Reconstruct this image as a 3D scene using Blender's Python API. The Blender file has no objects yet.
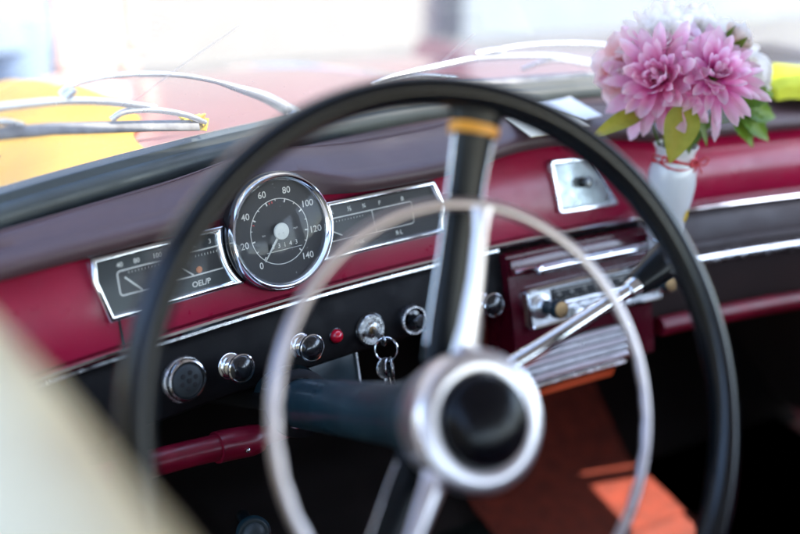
import bpy, bmesh, math, random
from mathutils import Vector, Matrix, noise
PI = math.pi
R = math.radians
random.seed(7)
C = bpy.context.scene.collection
OFF = Vector((0, 0, 0.95))          # the speedometer sits 0.95 m above the road

# ------------------------------------------------------------------ helpers
def V(*a): return Vector(a)

def thing(name, label, cat, loc=(0, 0, 0), group=None):
    o = bpy.data.objects.new(name, None); C.objects.link(o)
    o.empty_display_size = 0.02
    o.location = Vector(loc) + OFF
    o['label'] = label; o['category'] = cat
    if group: o['group'] = group
    return o

def root_loc(p):
    while p.parent is not None: p = p.parent
    return Vector(p.location)

def finish(bm, angle=38):
    bmesh.ops.recalc_face_normals(bm, faces=bm.faces)
    lim = R(angle)
    for f in bm.faces: f.smooth = True
    for e in bm.edges:
        e.smooth = (len(e.link_faces) == 2 and e.calc_face_angle(0) < lim)

def obj(name, bm, mat, parent=None, label=None, cat=None, group=None, kind=None, angle=38, recalc=True):
    if recalc: finish(bm, angle)
    else:
        for f in bm.faces: f.smooth = True
    me = bpy.data.meshes.new(name)
    sh = OFF - root_loc(parent) if parent is not None else OFF
    base = None
    if parent is None:
        # origin at the thing's base
        xs = [v.co.x for v in bm.verts]; ys = [v.co.y for v in bm.verts]; zs = [v.co.z for v in bm.verts]
        base = Vector(((min(xs)+max(xs))/2, (min(ys)+max(ys))/2, min(zs)))
        sh = -base
    bmesh.ops.translate(bm, verts=bm.verts, vec=sh)
    bm.to_mesh(me); bm.free()
    mats = mat if isinstance(mat, (list, tuple)) else [mat]
    for m in mats: me.materials.append(m)
    o = bpy.data.objects.new(name, me); C.objects.link(o)
    if parent is not None: o.parent = parent
    else: o.location = base + OFF
    if label: o['label'] = label
    if cat: o['category'] = cat
    if group: o['group'] = group
    if kind: o['kind'] = kind
    return o

def BM(): return bmesh.new()

def box(bm, c, s, M=None, bev=0.0, seg=2, mi=0):
    """box of size s centred at c, oriented by the 3x3 matrix M"""
    M = M or Matrix.Identity(3)
    vs = []
    for dx in (-.5, .5):
        for dy in (-.5, .5):
            for dz in (-.5, .5):
                vs.append(bm.verts.new(Vector(c) + M @ V(dx*s[0], dy*s[1], dz*s[2])))
    fs = []
    for q in ((0,1,3,2),(4,6,7,5),(0,4,5,1),(2,3,7,6),(0,2,6,4),(1,5,7,3)):
        fs.append(bm.faces.new([vs[i] for i in q]))
    for f in fs: f.material_index = mi
    if bev:
        es = list({e for f in fs for e in f.edges})
        r = bmesh.ops.bevel(bm, geom=es, offset=bev, segments=seg, affect='EDGES', profile=.6)
        for f in r['faces']: f.material_index = mi

def loft(bm, rows, closed=False, cap=False, mi=0):
    """quads between rows of points"""
    vr = [[bm.verts.new(p) for p in r] for r in rows]
    n = len(vr[0])
    for a, b in zip(vr[:-1], vr[1:]):
        for i in range(n if closed else n-1):
            j = (i+1) % n
            f = bm.faces.new((a[i], a[j], b[j], b[i])); f.material_index = mi
    if cap:
        for r in (vr[0], vr[-1]):
            try:
                f = bm.faces.new(r); f.material_index = mi
            except ValueError: pass
    return vr

def frame_from(d, hint=None):
    d = Vector(d).normalized()
    h = Vector(hint) if hint is not None else (V(0, 0, 1) if abs(d.z) < .9 else V(1, 0, 0))
    u = (h - d*h.dot(d)).normalized()
    return u, d.cross(u), d

def tube(bm, pts, rad, seg=12, cap=True, hint=None, ratio=1.0, closed=False, mi=0):
    """tube along pts; rad a number or a function of 0..1; ratio flattens the second axis"""
    pts = [Vector(p) for p in pts]; n = len(pts); rows = []
    u = None
    for i, p in enumerate(pts):
        if closed: d = pts[(i+1) % n] - pts[i-1]
        else: d = pts[min(i+1, n-1)] - pts[max(i-1, 0)]
        d.normalize()
        if u is None or hint is not None: u, w, _ = frame_from(d, hint)
        else:
            u = (u - d*u.dot(d)).normalized(); w = d.cross(u)
        r = rad(i/(n-1)) if callable(rad) else rad
        rows.append([p + r*(math.cos(a)*u + ratio*math.sin(a)*w) for a in (2*PI*k/seg for k in range(seg))])
    if closed: rows.append(rows[0]); 
    if closed:
        vr = [[bm.verts.new(p) for p in r] for r in rows[:-1]]
        for i in range(len(vr)):
            a, b = vr[i], vr[(i+1) % len(vr)]
            for k in range(seg):
                j = (k+1) % seg
                bm.faces.new((a[k], a[j], b[j], b[k])).material_index = mi
    else: loft(bm, rows, closed=True, cap=cap, mi=mi)

def spline(pts, n=8):
    """Catmull-Rom through pts"""
    pts = [Vector(p) for p in pts]
    P = [2*pts[0]-pts[1]] + pts + [2*pts[-1]-pts[-2]]
    out = []
    for i in range(1, len(P)-2):
        for k in range(n):
            t = k/n
            a, b, c, d = P[i-1], P[i], P[i+1], P[i+2]
            out.append(.5*((2*b)+(c-a)*t+(2*a-5*b+4*c-d)*t*t+(3*b-a-3*c+d)*t*t*t))
    out.append(pts[-1]); return out

def lathe(bm, prof, o, u, w, n, seg=40, mi=0, arc=(0, 2*PI)):
    """prof = list of (radius, height along n)"""
    full = abs(arc[1]-arc[0]-2*PI) < 1e-6
    m = seg if full else seg+1
    rows = []
    for r, h in prof:
        rows.append([o + n*h + r*(math.cos(a)*u + math.sin(a)*w) for a in (arc[0]+(arc[1]-arc[0])*k/seg for k in range(m))])
    vr = []
    for (r, h), row in zip(prof, rows):
        if r < 1e-7:
            v = bm.verts.new(row[0]); vr.append([v]*m)
        else: vr.append([bm.verts.new(p) for p in row])
    for a, b in zip(vr[:-1], vr[1:]):
        for k in range(seg):
            j = (k+1) % m
            q = []
            for v in (a[k], a[j], b[j], b[k]):
                if v not in q: q.append(v)
            if len(q) > 2:
                try: bm.faces.new(q).material_index = mi
                except ValueError: pass

_dg = None
def text_into(bm, s, place, size, align='CENTER', mi=0, shear=0, bold=0.0):
    """lettering: place(x, y) turns text-plane metres into a point"""
    cu = bpy.data.curves.new('lettering', 'FONT'); cu.body = s; cu.size = size
    cu.align_x = align; cu.align_y = 'CENTER'; cu.resolution_u = 3; cu.offset = bold; cu.shear = shear
    o = bpy.data.objects.new('lettering', cu); C.objects.link(o)
    dg = bpy.context.evaluated_depsgraph_get()
    me = o.evaluated_get(dg).to_mesh()
    vs = [bm.verts.new(place(v.co.x, v.co.y)) for v in me.vertices]
    for p in me.polygons:
        try: bm.faces.new([vs[i] for i in p.vertices]).material_index = mi
        except ValueError: pass
    o.evaluated_get(dg).to_mesh_clear()
    bpy.data.objects.remove(o); bpy.data.curves.remove(cu)

# ------------------------------------------------------------------ materials
def pmat(name, col, rough=.5, metal=0, coat=0, coat_r=.05, var=.0, vscale=12, rvar=0., rscale=30, bump=0., bscale=200,
         bdist=.001, spec=.5, col2=None, ior=1.5, sheen=0, dust=0, detail=6, trans=0):
    m = bpy.data.materials.new(name); m.use_nodes = True
    nt = m.node_tree; N = nt.nodes; L = nt.links
    b = N['Principled BSDF']
    b.inputs['Base Color'].default_value = (*col, 1)
    b.inputs['Roughness'].default_value = rough
    b.inputs['Metallic'].default_value = metal
    b.inputs['Coat Weight'].default_value = coat
    b.inputs['Coat Roughness'].default_value = coat_r
    b.inputs['Specular IOR Level'].default_value = spec
    b.inputs['IOR'].default_value = ior
    b.inputs['Sheen Weight'].default_value = sheen
    b.inputs['Transmission Weight'].default_value = trans
    tc = N.new('ShaderNodeTexCoord')
    src = None
    if var or col2:
        nz = N.new('ShaderNodeTexNoise'); nz.inputs['Scale'].default_value = vscale; nz.inputs['Detail'].default_value = detail
        L.new(tc.outputs['Object'], nz.inputs['Vector'])
        rp = N.new('ShaderNodeValToRGB')
        c2 = col2 or tuple(min(1, c*(1+var)) for c in col); c1 = tuple(c*(1-var) for c in col) if not col2 else col
        rp.color_ramp.elements[0].position = .35; rp.color_ramp.elements[0].color = (*c1, 1)
        rp.color_ramp.elements[1].position = .68; rp.color_ramp.elements[1].color = (*c2, 1)
        L.new(nz.outputs['Fac'], rp.inputs['Fac']); src = rp.outputs['Color']
    if dust:
        nz = N.new('ShaderNodeTexNoise'); nz.inputs['Scale'].default_value = 900; nz.inputs['Detail'].default_value = 3
        L.new(tc.outputs['Object'], nz.inputs['Vector'])
        rp = N.new('ShaderNodeValToRGB'); rp.color_ramp.elements[0].position = .66; rp.color_ramp.elements[1].position = .74
        rp.color_ramp.elements[1].color = (dust, dust, dust, 1)
        L.new(nz.outputs['Fac'], rp.inputs['Fac'])
        mx = N.new('ShaderNodeMix'); mx.data_type = 'RGBA'
        L.new(rp.outputs['Color'], mx.inputs['Factor'])
        if src: L.new(src, mx.inputs['A'])
        else: mx.inputs['A'].default_value = (*col, 1)
        mx.inputs['B'].default_value = (.5, .48, .45, 1); src = mx.outputs['Result']
    if src: L.new(src, b.inputs['Base Color'])
    if rvar:
        nz = N.new('ShaderNodeTexNoise'); nz.inputs['Scale'].default_value = rscale; nz.inputs['Detail'].default_value = 5
        L.new(tc.outputs['Object'], nz.inputs['Vector'])
        mr = N.new('ShaderNodeMapRange'); mr.inputs['From Min'].default_value = .3; mr.inputs['From Max'].default_value = .7
        mr.inputs['To Min'].default_value = max(0, rough-rvar); mr.inputs['To Max'].default_value = rough+rvar
        L.new(nz.outputs['Fac'], mr.inputs['Value']); L.new(mr.outputs['Result'], b.inputs['Roughness'])
    if bump:
        nz = N.new('ShaderNodeTexNoise'); nz.inputs['Scale'].default_value = bscale; nz.inputs['Detail'].default_value = 4
        L.new(tc.outputs['Object'], nz.inputs['Vector'])
        bp = N.new('ShaderNodeBump'); bp.inputs['Strength'].default_value = bump; bp.inputs['Distance'].default_value = bdist
        L.new(nz.outputs['Fac'], bp.inputs['Height']); L.new(bp.outputs['Normal'], b.inputs['Normal'])
    return m

def petal_mat(name, stops, rough=.6, transl=.6):
    """colour runs along the petal (attribute pt: 0 at its root, 1 at its tip)"""
    m = bpy.data.materials.new(name); m.use_nodes = True
    nt = m.node_tree; N = nt.nodes; L = nt.links
    b = N['Principled BSDF']; out = N['Material Output']
    at = N.new('ShaderNodeAttribute'); at.attribute_name = 'pt'
    rp = N.new('ShaderNodeValToRGB'); cr = rp.color_ramp
    while len(cr.elements) < len(stops): cr.elements.new(.5)
    for e, (p, c) in zip(cr.elements, stops): e.position = p; e.color = (*c, 1)
    tc = N.new('ShaderNodeTexCoord'); nz = N.new('ShaderNodeTexNoise'); nz.inputs['Scale'].default_value = 95; nz.inputs['Detail'].default_value = 3
    L.new(tc.outputs['Object'], nz.inputs['Vector'])
    ad = N.new('ShaderNodeMath'); ad.operation = 'MULTIPLY_ADD'; ad.inputs[1].default_value = .55
    L.new(nz.outputs['Fac'], ad.inputs[0])
    sb = N.new('ShaderNodeMath'); sb.operation = 'SUBTRACT'; sb.inputs[1].default_value = .275
    L.new(at.outputs['Fac'], sb.inputs[0]); L.new(sb.outputs[0], ad.inputs[2])
    L.new(ad.outputs[0], rp.inputs['Fac'])
    L.new(rp.outputs['Color'], b.inputs['Base Color']); b.inputs['Roughness'].default_value = rough
    b.inputs['Specular IOR Level'].default_value = .25
    tr = N.new('ShaderNodeBsdfTranslucent'); L.new(rp.outputs['Color'], tr.inputs['Color'])
    mx = N.new('ShaderNodeMixShader'); mx.inputs[0].default_value = transl
    L.new(b.outputs[0], mx.inputs[1]); L.new(tr.outputs[0], mx.inputs[2]); L.new(mx.outputs[0], out.inputs['Surface'])
    return m

def glass_mat(name, dust=0.0, tint=(1, 1, 1), gl=1.0, rough=.0, speck=0.0):
    """thin pane: clear, with fresnel reflection and a film of dust"""
    m = bpy.data.materials.new(name); m.use_nodes = True
    nt = m.node_tree; N = nt.nodes; L = nt.links; N.remove(N['Principled BSDF']); out = N['Material Output']
    t = N.new('ShaderNodeBsdfTransparent'); t.inputs['Color'].default_value = (*tint, 1)
    g = N.new('ShaderNodeBsdfGlossy'); g.inputs['Roughness'].default_value = rough
    fr = N.new('ShaderNodeFresnel')
    ge = N.new('ShaderNodeNewGeometry'); io = N.new('ShaderNodeMath'); io.operation = 'MULTIPLY_ADD'
    io.inputs[1].default_value = 1/1.45 - 1.45; io.inputs[2].default_value = 1.45
    L.new(ge.outputs['Backfacing'], io.inputs[0]); L.new(io.outputs[0], fr.inputs['IOR'])
    mu = N.new('ShaderNodeMath'); mu.operation = 'MULTIPLY'; mu.inputs[1].default_value = gl
    L.new(fr.outputs[0], mu.inputs[0])
    mx = N.new('ShaderNodeMixShader'); L.new(mu.outputs[0], mx.inputs[0]); L.new(t.outputs[0], mx.inputs[1]); L.new(g.outputs[0], mx.inputs[2])
    last = mx
    if dust:
        d = N.new('ShaderNodeBsdfDiffuse'); d.inputs['Color'].default_value = (.8, .78, .78, 1)
        tl = N.new('ShaderNodeBsdfTranslucent'); tl.inputs['Color'].default_value = (.8, .78, .78, 1)
        dm = N.new('ShaderNodeMixShader'); dm.inputs[0].default_value = .5
        L.new(d.outputs[0], dm.inputs[1]); L.new(tl.outputs[0], dm.inputs[2])
        tc = N.new('ShaderNodeTexCoord'); nz = N.new('ShaderNodeTexNoise'); nz.inputs['Scale'].default_value = 7; nz.inputs['Detail'].default_value = 5
        L.new(tc.outputs['Object'], nz.inputs['Vector'])
        mr = N.new('ShaderNodeMapRange'); mr.inputs['From Min'].default_value = .3; mr.inputs['From Max'].default_value = .7
        mr.inputs['To Min'].default_value = dust*.75; mr.inputs['To Max'].default_value = dust*1.25
        L.new(nz.outputs['Fac'], mr.inputs['Value'])
        fac = mr.outputs['Result']
        if speck:
            n2 = N.new('ShaderNodeTexNoise'); n2.inputs['Scale'].default_value = 420; n2.inputs['Detail'].default_value = 2
            L.new(tc.outputs['Object'], n2.inputs['Vector'])
            m2 = N.new('ShaderNodeMapRange'); m2.inputs['From Min'].default_value = .66; m2.inputs['From Max'].default_value = .76
            m2.inputs['To Max'].default_value = speck; L.new(n2.outputs['Fac'], m2.inputs['Value'])
            a2 = N.new('ShaderNodeMath'); a2.operation = 'ADD'; L.new(fac, a2.inputs[0]); L.new(m2.outputs['Result'], a2.inputs[1]); fac = a2.outputs[0]
        m3 = N.new('ShaderNodeMixShader'); L.new(fac, m3.inputs[0]); L.new(mx.outputs[0], m3.inputs[1]); L.new(dm.outputs[0], m3.inputs[2])
        last = m3
    L.new(last.outputs[0], out.inputs['Surface'])
    return m

M = {}
M['crimson'] = pmat('crimson_enamel', (.36, .004, .040), .34, spec=.35, coat=.35, coat_r=.15, var=.12, vscale=9, rvar=.08, rscale=60, bump=.08, bscale=500, dust=.13)
M['crimson_dark'] = pmat('dark_crimson_enamel', (.17, .003, .018), .38, spec=.4, coat=.2, coat_r=.2, var=.25, vscale=30, rvar=.1, rscale=60, bump=.08, bscale=300, dust=.08)
M['maroon'] = pmat('maroon_enamel', (.085, .001, .010), .25, coat=.5, coat_r=.1, var=.12, rvar=.06, dust=.03)
M['pad'] = pmat('plum_leatherette', (.080, .044, .048), .46, var=.16, vscale=7, rvar=.03, rscale=25, bump=.35, bscale=900, bdist=.0006, dust=.06)
M['black_panel'] = pmat('black_crackle_paint', (.0045, .004, .005), .55, spec=.2, var=.2, rvar=.12, rscale=40, bump=.2, bscale=1200, bdist=.0004, dust=.05)
M['brown_panel'] = pmat('brown_leatherette', (.055, .040, .040), .5, var=.15, rvar=.08, bump=.3, bscale=900, bdist=.0005)
M['dark_brown'] = pmat('dark_brown_card', (.022, .012, .011), .6, var=.2, bump=.2)
M['chrome'] = pmat('chrome', (.82, .83, .85), .10, 1, rvar=.07, rscale=35, bump=.02, bscale=120)
M['old_chrome'] = pmat('worn_chrome', (.74, .74, .75), .22, 1, var=.15, vscale=60, rvar=.14, rscale=90, bump=.06, bscale=300)
M['satin'] = pmat('satin_chrome', (.80, .76, .79), .33, 1, var=.04, vscale=14, rvar=.04, rscale=12)
M['horn_silver'] = pmat('horn_silver', (.62, .555, .565), .34, 1, var=.05, vscale=14, rvar=.04, rscale=12)
M['pitted'] = pmat('pitted_chrome', (.42, .42, .41), .32, 1, var=.4, vscale=260, rvar=.2, rscale=200, bump=.3, bscale=400)
M['alu'] = pmat('brushed_aluminium', (.80, .82, .83), .34, 1, var=.15, vscale=70, rvar=.1, bump=.1, bscale=500)
M['wheel_black'] = pmat('black_bakelite', (.004, .006, .008), .18, spec=.35, coat=.2, coat_r=.04, var=.2, rvar=.06, rscale=20)
M['spoke_black'] = pmat('spoke_black', (.004, .006, .008), .3, spec=.25, var=.2)
M['col_black'] = pmat('blue_black_enamel', (.010, .030, .040), .38, coat=.35, coat_r=.2, var=.25, vscale=16, rvar=.12, rscale=25, bump=.08, bscale=160)
M['knob_black'] = pmat('black_knob', (.008, .009, .011), .18, coat=.6, rvar=.07, dust=.05)
M['dial'] = pmat('dial_black', (.014, .0135, .0135), .55, var=.18, vscale=30, bump=.05, dust=.14)
M['gauge'] = pmat('gauge_green_black', (.014, .022, .023), .5, var=.2, vscale=25, dust=.12)
M['recess'] = pmat('gauge_recess', (.005, .0055, .006), .5, var=.1)
M['print'] = pmat('cream_print', (.72, .70, .62), .6, var=.08, vscale=80)
M['hubdisc'] = pmat('cream_disc', (.66, .65, .55), .5, var=.08, vscale=90)
M['printred'] = pmat('red_print', (.55, .06, .05), .6)
M['amber'] = pmat('amber_dot', (.55, .18, .06), .4)
M['red_lens'] = pmat('red_lens', (.70, .004, .03), .08, coat=1, var=.1)
M['rubber'] = pmat('grey_green_rubber', (.040, .050, .050), .42, var=.25, vscale=14, rvar=.1, bump=.15, bscale=300)
M['seam'] = pmat('dark_seam', (.008, .008, .009), .7)
M['cream'] = pmat('cream_vinyl', (.92, .76, .50), .8, var=.14, vscale=24, bump=.3, bscale=350, bdist=.001)
M['white_china'] = pmat('white_china', (.80, .79, .78), .22, coat=.5, var=.03)
M['ribbon'] = pmat('red_ribbon', (.55, .02, .03), .5, var=.2, vscale=80)
M['yellow'] = pmat('yellow_mark', (.85, .55, .03), .5)
M['orange_tape'] = pmat('orange_tape', (.80, .33, .02), .4, var=.15, vscale=60)
M['carpet'] = pmat('rust_carpet', (.20, .024, .008), .95, var=.25, vscale=45, bump=.8, bscale=420, bdist=.004, sheen=.2)
M['firewall'] = pmat('dark_bulkhead', (.012, .008, .008), .8, var=.3)
M['mat'] = pmat('dark_green_mat', (.012, .022, .022), .75, var=.2, bump=.4, bscale=120)
M['headliner'] = pmat('grey_headliner', (.30, .29, .28), .85, var=.06, bump=.2)
M['body_red'] = pmat('crimson_bodywork', (.17, .03, .045), .3, coat=.8, coat_r=.02, var=.06, ior=1.5)
M['steel'] = pmat('wiper_steel', (.72, .72, .73), .28, .85, var=.08, vscale=50, rvar=.1)
M['wrubber'] = pmat('wiper_rubber', (.22, .22, .23), .5, var=.3, vscale=60)
M['gold'] = pmat('yellow_scrap', (.72, .50, .06), .4, var=.35, vscale=120, bump=.5, bscale=200)
M['knob_gold'] = pmat('tarnished_gold', (.30, .19, .085), .35, .6, var=.3, vscale=90, rvar=.1)
M['paper'] = pmat('cream_card', (.72, .66, .50), .8, var=.08, vscale=20)
M['paper_white'] = pmat('white_card', (.80, .80, .78), .8, var=.04)
M['speedoglass'] = glass_mat('speedometer_glass', dust=.045, gl=.45, rough=.03, speck=.3)
M['glass'] = glass_mat('windscreen_glass', dust=.22, tint=(.97, .99, .985), gl=.8, speck=.12)
M['dialglass'] = glass_mat('dial_glass', dust=.03, gl=.25, rough=.02, speck=.15)
M['scratch'] = petal_mat('scratch', [(0, (.9, .86, .84)), (1, (.9, .86, .84))], .4, .85)
M['leaf'] = petal_mat('leaf_green', [(0, (.05, .10, .015)), (.5, (.10, .17, .02)), (1, (.16, .22, .03))], .5, .3)
M['leaf_dark'] = petal_mat('leaf_dark_green', [(0, (.05, .11, .012)), (.5, (.11, .22, .02)), (1, (.22, .34, .03))], .45, .3)
M['leaf_yel'] = petal_mat('leaf_yellow_green', [(0, (.10, .13, .015)), (.45, (.30, .30, .03)), (.75, (.42, .38, .05)), (1, (.50, .42, .07))], .5, .3)
M['pinkpet'] = petal_mat('pink_petal', [(0, (.62, .02, .30)), (.28, (.82, .15, .52)), (.6, (.92, .46, .70)), (1, (.95, .76, .85))])
M['pinkpet2'] = petal_mat('pink_petal_deep', [(0, (.60, .02, .26)), (.28, (.84, .14, .46)), (.6, (.93, .44, .66)), (1, (.96, .75, .83))])
M['whitepet'] = petal_mat('white_petal', [(0, (.80, .74, .46)), (.25, (.90, .86, .80)), (.6, (.95, .91, .88)), (1, (.96, .93, .90))])
M['peachpet'] = petal_mat('peach_petal', [(0, (.80, .25, .20)), (.4, (.84, .38, .36)), (.75, (.86, .58, .58)), (1, (.88, .72, .72))])
M['palepink'] = petal_mat('pale_pink_petal', [(0, (.76, .30, .48)), (.5, (.84, .56, .70)), (1, (.88, .74, .82))])
M['budpet'] = petal_mat('bud_petal', [(0, (.75, .42, .30)), (.45, (.85, .62, .52)), (.8, (.88, .80, .76)), (1, (.88, .85, .83))])
M['skin'] = pmat('skin', (.62, .36, .26), .5, var=.06)
M['ydress'] = pmat('yellow_cloth', (.70, .43, .06), .8, var=.08, bump=.2, bscale=60)
M['pdress'] = pmat('pale_pink_cloth', (.66, .46, .42), .85, var=.1, bump=.2, bscale=60)
M['hair'] = pmat('brown_hair', (.05, .03, .02), .5, var=.3, vscale=90)
M['wbag'] = pmat('white_canvas', (.80, .79, .77), .7, var=.04, bump=.2)
M['denim'] = pmat('blue_denim', (.22, .30, .40), .85, var=.12, vscale=90, bump=.3)
M['shoe'] = pmat('brown_shoe', (.12, .07, .05), .5)
M['eye'] = pmat('dark_eye', (.02, .015, .01), .2)
M['paving'] = pmat('pale_paving', (.10, .095, .09), .85, var=.2, vscale=3, bump=.3, bscale=60)
M['render_white'] = pmat('white_render', (.25, .225, .19), .85, var=.05, vscale=4, bump=.2, bscale=80)
M['render_blue'] = pmat('pale_blue_render', (.19, .21, .22), .85, var=.05, vscale=4, bump=.2, bscale=80)
M['stone_grey'] = pmat('grey_stone', (.075, .06, .07), .85, var=.15, vscale=8, bump=.4, bscale=60)
M['wood_dark'] = pmat('dark_door_wood', (.10, .07, .06), .6, var=.2)
M['pane'] = pmat('house_pane', (.05, .06, .07), .08, spec=.8)
M['lime'] = pmat('lime_cloth', (.56, .58, .02), .7, var=.08, bump=.3, bscale=400)
M['tyre'] = pmat('tyre', (.02, .02, .02), .8, bump=.3)
M['tile'] = pmat('roof_tile', (.30, .12, .07), .8, var=.2, vscale=20, bump=.4)

# ------------------------------------------------------------------ dashboard geometry
K, TILT, XC = .2164, .3135, .36
UP = V(0, math.sin(TILT), math.cos(TILT))
def dashY(X): return -K*((X-XC)**2 - XC**2)
def dframe(X):
    t = V(1, -2*K*(X-XC), 0).normalized()
    n = t.cross(UP).normalized()
    return t, UP, n
def S(X, h, o=0.0):
    """point on the dash: X along it, h up its face, o proud of it towards the seats"""
    t, u, n = dframe(X)
    return V(X, dashY(X), 0) + h*u + o*n
def Yw(X): return .182 - .38*(X-.43)**2
TA = R(52)
def WS(X, s, o=0.0):
    """point on the windscreen: s up the glass, o out of the car"""
    return V(X, Yw(X) - s*math.cos(TA) + o*math.sin(TA), .075 + s*math.sin(TA) + o*math.cos(TA))
def dplace(X, h, o):
    t, u, n = dframe(X); p = S(X, h, o)
    return lambda x, y: p + t*x + u*y
def frange(a, b, n): return [a+(b-a)*i/n for i in range(n+1)]

def dstrip(bm, X0, X1, prof, n=60, capped=True, mi=0):
    """sweep a closed (h, o) profile along the dash"""
    rows = [[S(X, h, o) for h, o in prof] for X in frange(X0, X1, n)]
    loft(bm, rows, closed=True, cap=capped, mi=mi)

def dbox(bm, X0, X1, h0, h1, o0, o1, bev=.0, n=1, mi=0):
    b2 = bev
    if bev:
        prof = [(h0+b2, o0), (h0, o0+b2*.0), (h0, o1-b2), (h0+b2*.3, o1-b2*.3), (h0+b2, o1), (h1-b2, o1), (h1-b2*.3, o1-b2*.3), (h1, o1-b2), (h1, o0)]
        prof = prof[1:]
    else: prof = [(h0, o0), (h0, o1), (h1, o1), (h1, o0)]
    dstrip(bm, X0, X1, prof, n=max(n, int((X1-X0)/.03)+1), mi=mi)

def loopframe(bm, pts, prof, o0=0.0, mi=0, mapf=S):
    """closed 2-D loop (X,h) with a profile of (inset, o) rows: a moulded frame"""
    n = len(pts); P = [Vector((a, b)) for a, b in pts]
    area = sum(P[i].x*P[(i+1) % n].y - P[(i+1) % n].x*P[i].y for i in range(n))
    sg = 1 if area > 0 else -1
    ins = []
    for i in range(n):
        a = (P[i]-P[i-1]).normalized(); b = (P[(i+1) % n]-P[i]).normalized()
        na = Vector((-a.y, a.x))*sg; nb = Vector((-b.y, b.x))*sg
        m = (na+nb); m = m/max(.5, m.dot(na)) if m.length > 1e-6 else na
        ins.append(m)
    rows = [[mapf((P[i]+ins[i]*d).x, (P[i]+ins[i]*d).y, o0+o) for i in range(n)] for d, o in prof]
    loft(bm, rows, closed=True, mi=mi)
    return [tuple(P[i]+ins[i]*prof[-1][0]) for i in range(n)]

def fillloop(bm, pts, o, mapf=S, mi=0):
    f = bm.faces.new([bm.verts.new(mapf(a, b, o)) for a, b in pts]); f.material_index = mi
    bmesh.ops.triangulate(bm, faces=[f])

def line2d(bm, pts, w, mapf, closed=False, mi=0):
    """painted line of width w through 2-D pts"""
    P = [Vector(p) for p in pts]; n = len(P); L_, R_ = [], []
    for i in range(n):
        a = P[i-1] if (i or closed) else P[i]; b = P[(i+1) % n] if (i < n-1 or closed) else P[i]
        d = (b-a).normalized(); q = Vector((-d.y, d.x))*w/2
        L_.append(bm.verts.new(mapf(*(P[i]+q)))); R_.append(bm.verts.new(mapf(*(P[i]-q))))
    for i in range(n if closed else n-1):
        j = (i+1) % n
        bm.faces.new((L_[i], L_[j], R_[j], R_[i])).material_index = mi

# ============================================================ DASHBOARD
dash = thing('dashboard', 'crimson and black car dashboard with plum padded top and chrome trim', 'dashboard', (.36, .02, -.25))
XL, XR = -.335, 1.08
def sg_(x): return 1/(1+math.exp(-x))
def hpad(X): return .0268 + .0115*math.exp(-((X)/.07)**2) + .015*sg_((X-.255)/.022) - .014*sg_((X-.47)/.02)
# crimson face between pad and strip
bm = BM()
rows = []
for X in frange(XL, XR, 90):
    b = sg_((X-.505)/.02)
    rows.append([S(X, -.058, -.004), S(X, -.054, .0+.001*b), S(X, -.040, .0016+.005*b), S(X, -.022, .002+.0085*b), S(X, -.004, .002+.0085*b), S(X, .010, .001+.005*b), S(X, .022, -.001-.001*b), S(X, .032, -.004-.007*b), S(X, .055, -.012-.012*b)])
loft(bm, rows)
obj('upper_panel', bm, M['crimson'], dash)
# vertical joint at the left end of the crimson panel
bm = BM(); dbox(bm, -.1715, -.1695, -.055, -.031, .0015, .0022); obj('panel_joint', bm, M['seam'], dash)
# padded top
bm = BM(); rows = []
for X in frange(XL, XR, 420):
    hl = hpad(X); bul = math.exp(-(X/.085)**2); w = .0006*noise.noise(V(X*14, 3, 0))
    yb = Yw(X)
    def g(h, o):
        rr = math.hypot(X+.0065, h-.0085); k_ = min(1, max(0, (rr-.056)/.040)); k_ = k_*k_*(3-2*k_)
        return S(X, h, (o if o < .003 else .003+(o-.003)*k_)+w)
    p = [g(q_.x, q_.y) for q_ in spline([V(hl+.006, -.02, 0), V(hl+.001, .000, 0), V(hl+.000, .009, 0), V(hl+.004, .0155, 0), V(hl+.011, .0175, 0), V(hl+.019, .013, 0), V(hl+.025, .003, 0)], 4)]
    q0 = p[-1]; q1 = V(X, yb-.024, .0555)
    for t in (.2, .4, .6, .8):
        q = q0.lerp(q1, t); q.z += (.006+.007*bul)*math.sin(PI*t)**.8 + .0008*noise.noise(V(X*9, t*4, 1)); p.append(q)
    p += [q1, V(X, yb-.020, .048)]
    rows.append(p)
loft(bm, rows)
pad = obj('padded_top', bm, M['pad'], dash)
# piping seam that runs along the pad's upper front
bm = BM(); pts = []
for X in frange(XL, XR, 110):
    hl = hpad(X); q0 = S(X, hl+.025, .003); q1 = V(X, Yw(X)-.024, .0555); q = q0.lerp(q1, .62); bul = math.exp(-(X/.085)**2)
    q.z += (.006+.007*bul)*math.sin(PI*.62)**.8 + .0004; pts.append(q)
tube(bm, pts, .0011, 6); obj('piping', bm, M['pad'], pad)
# chrome belt strip
bm = BM(); dstrip(bm, XL, XR, [(-.0635, -.002), (-.0635, .004), (-.0622, .0062), (-.0600, .0070), (-.0578, .0062), (-.0566, .004), (-.0566, -.002)], 100)
obj('chrome_strip', bm, M['chrome'], dash)
# thin dark lip under the strip, left of the console
bm = BM(); dstrip(bm, XL, .262, [(-.0665, .0), (-.0665, .0032), (-.0638, .0032), (-.0638, .0)], 60); obj('trim_lip', bm, M['old_chrome'], dash)
# black switch panel
bm = BM(); rows = []
for X in frange(XL, .270, 60):
    rows.append([S(X, -.060, -.012), S(X, -.0667, -.003), S(X, -.075, .0005), S(X, -.100, .001), S(X, -.125, .0), S(X, -.132, -.002), S(X, -.1355, -.007), S(X, -.136, -.02), S(X, -.120, -.05)])
loft(bm, rows); obj('switch_panel', bm, M['black_panel'], dash)

def knob_frame(X, h):
    t, u, n = dframe(X); return S(X, h, 0), t, u, n
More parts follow.
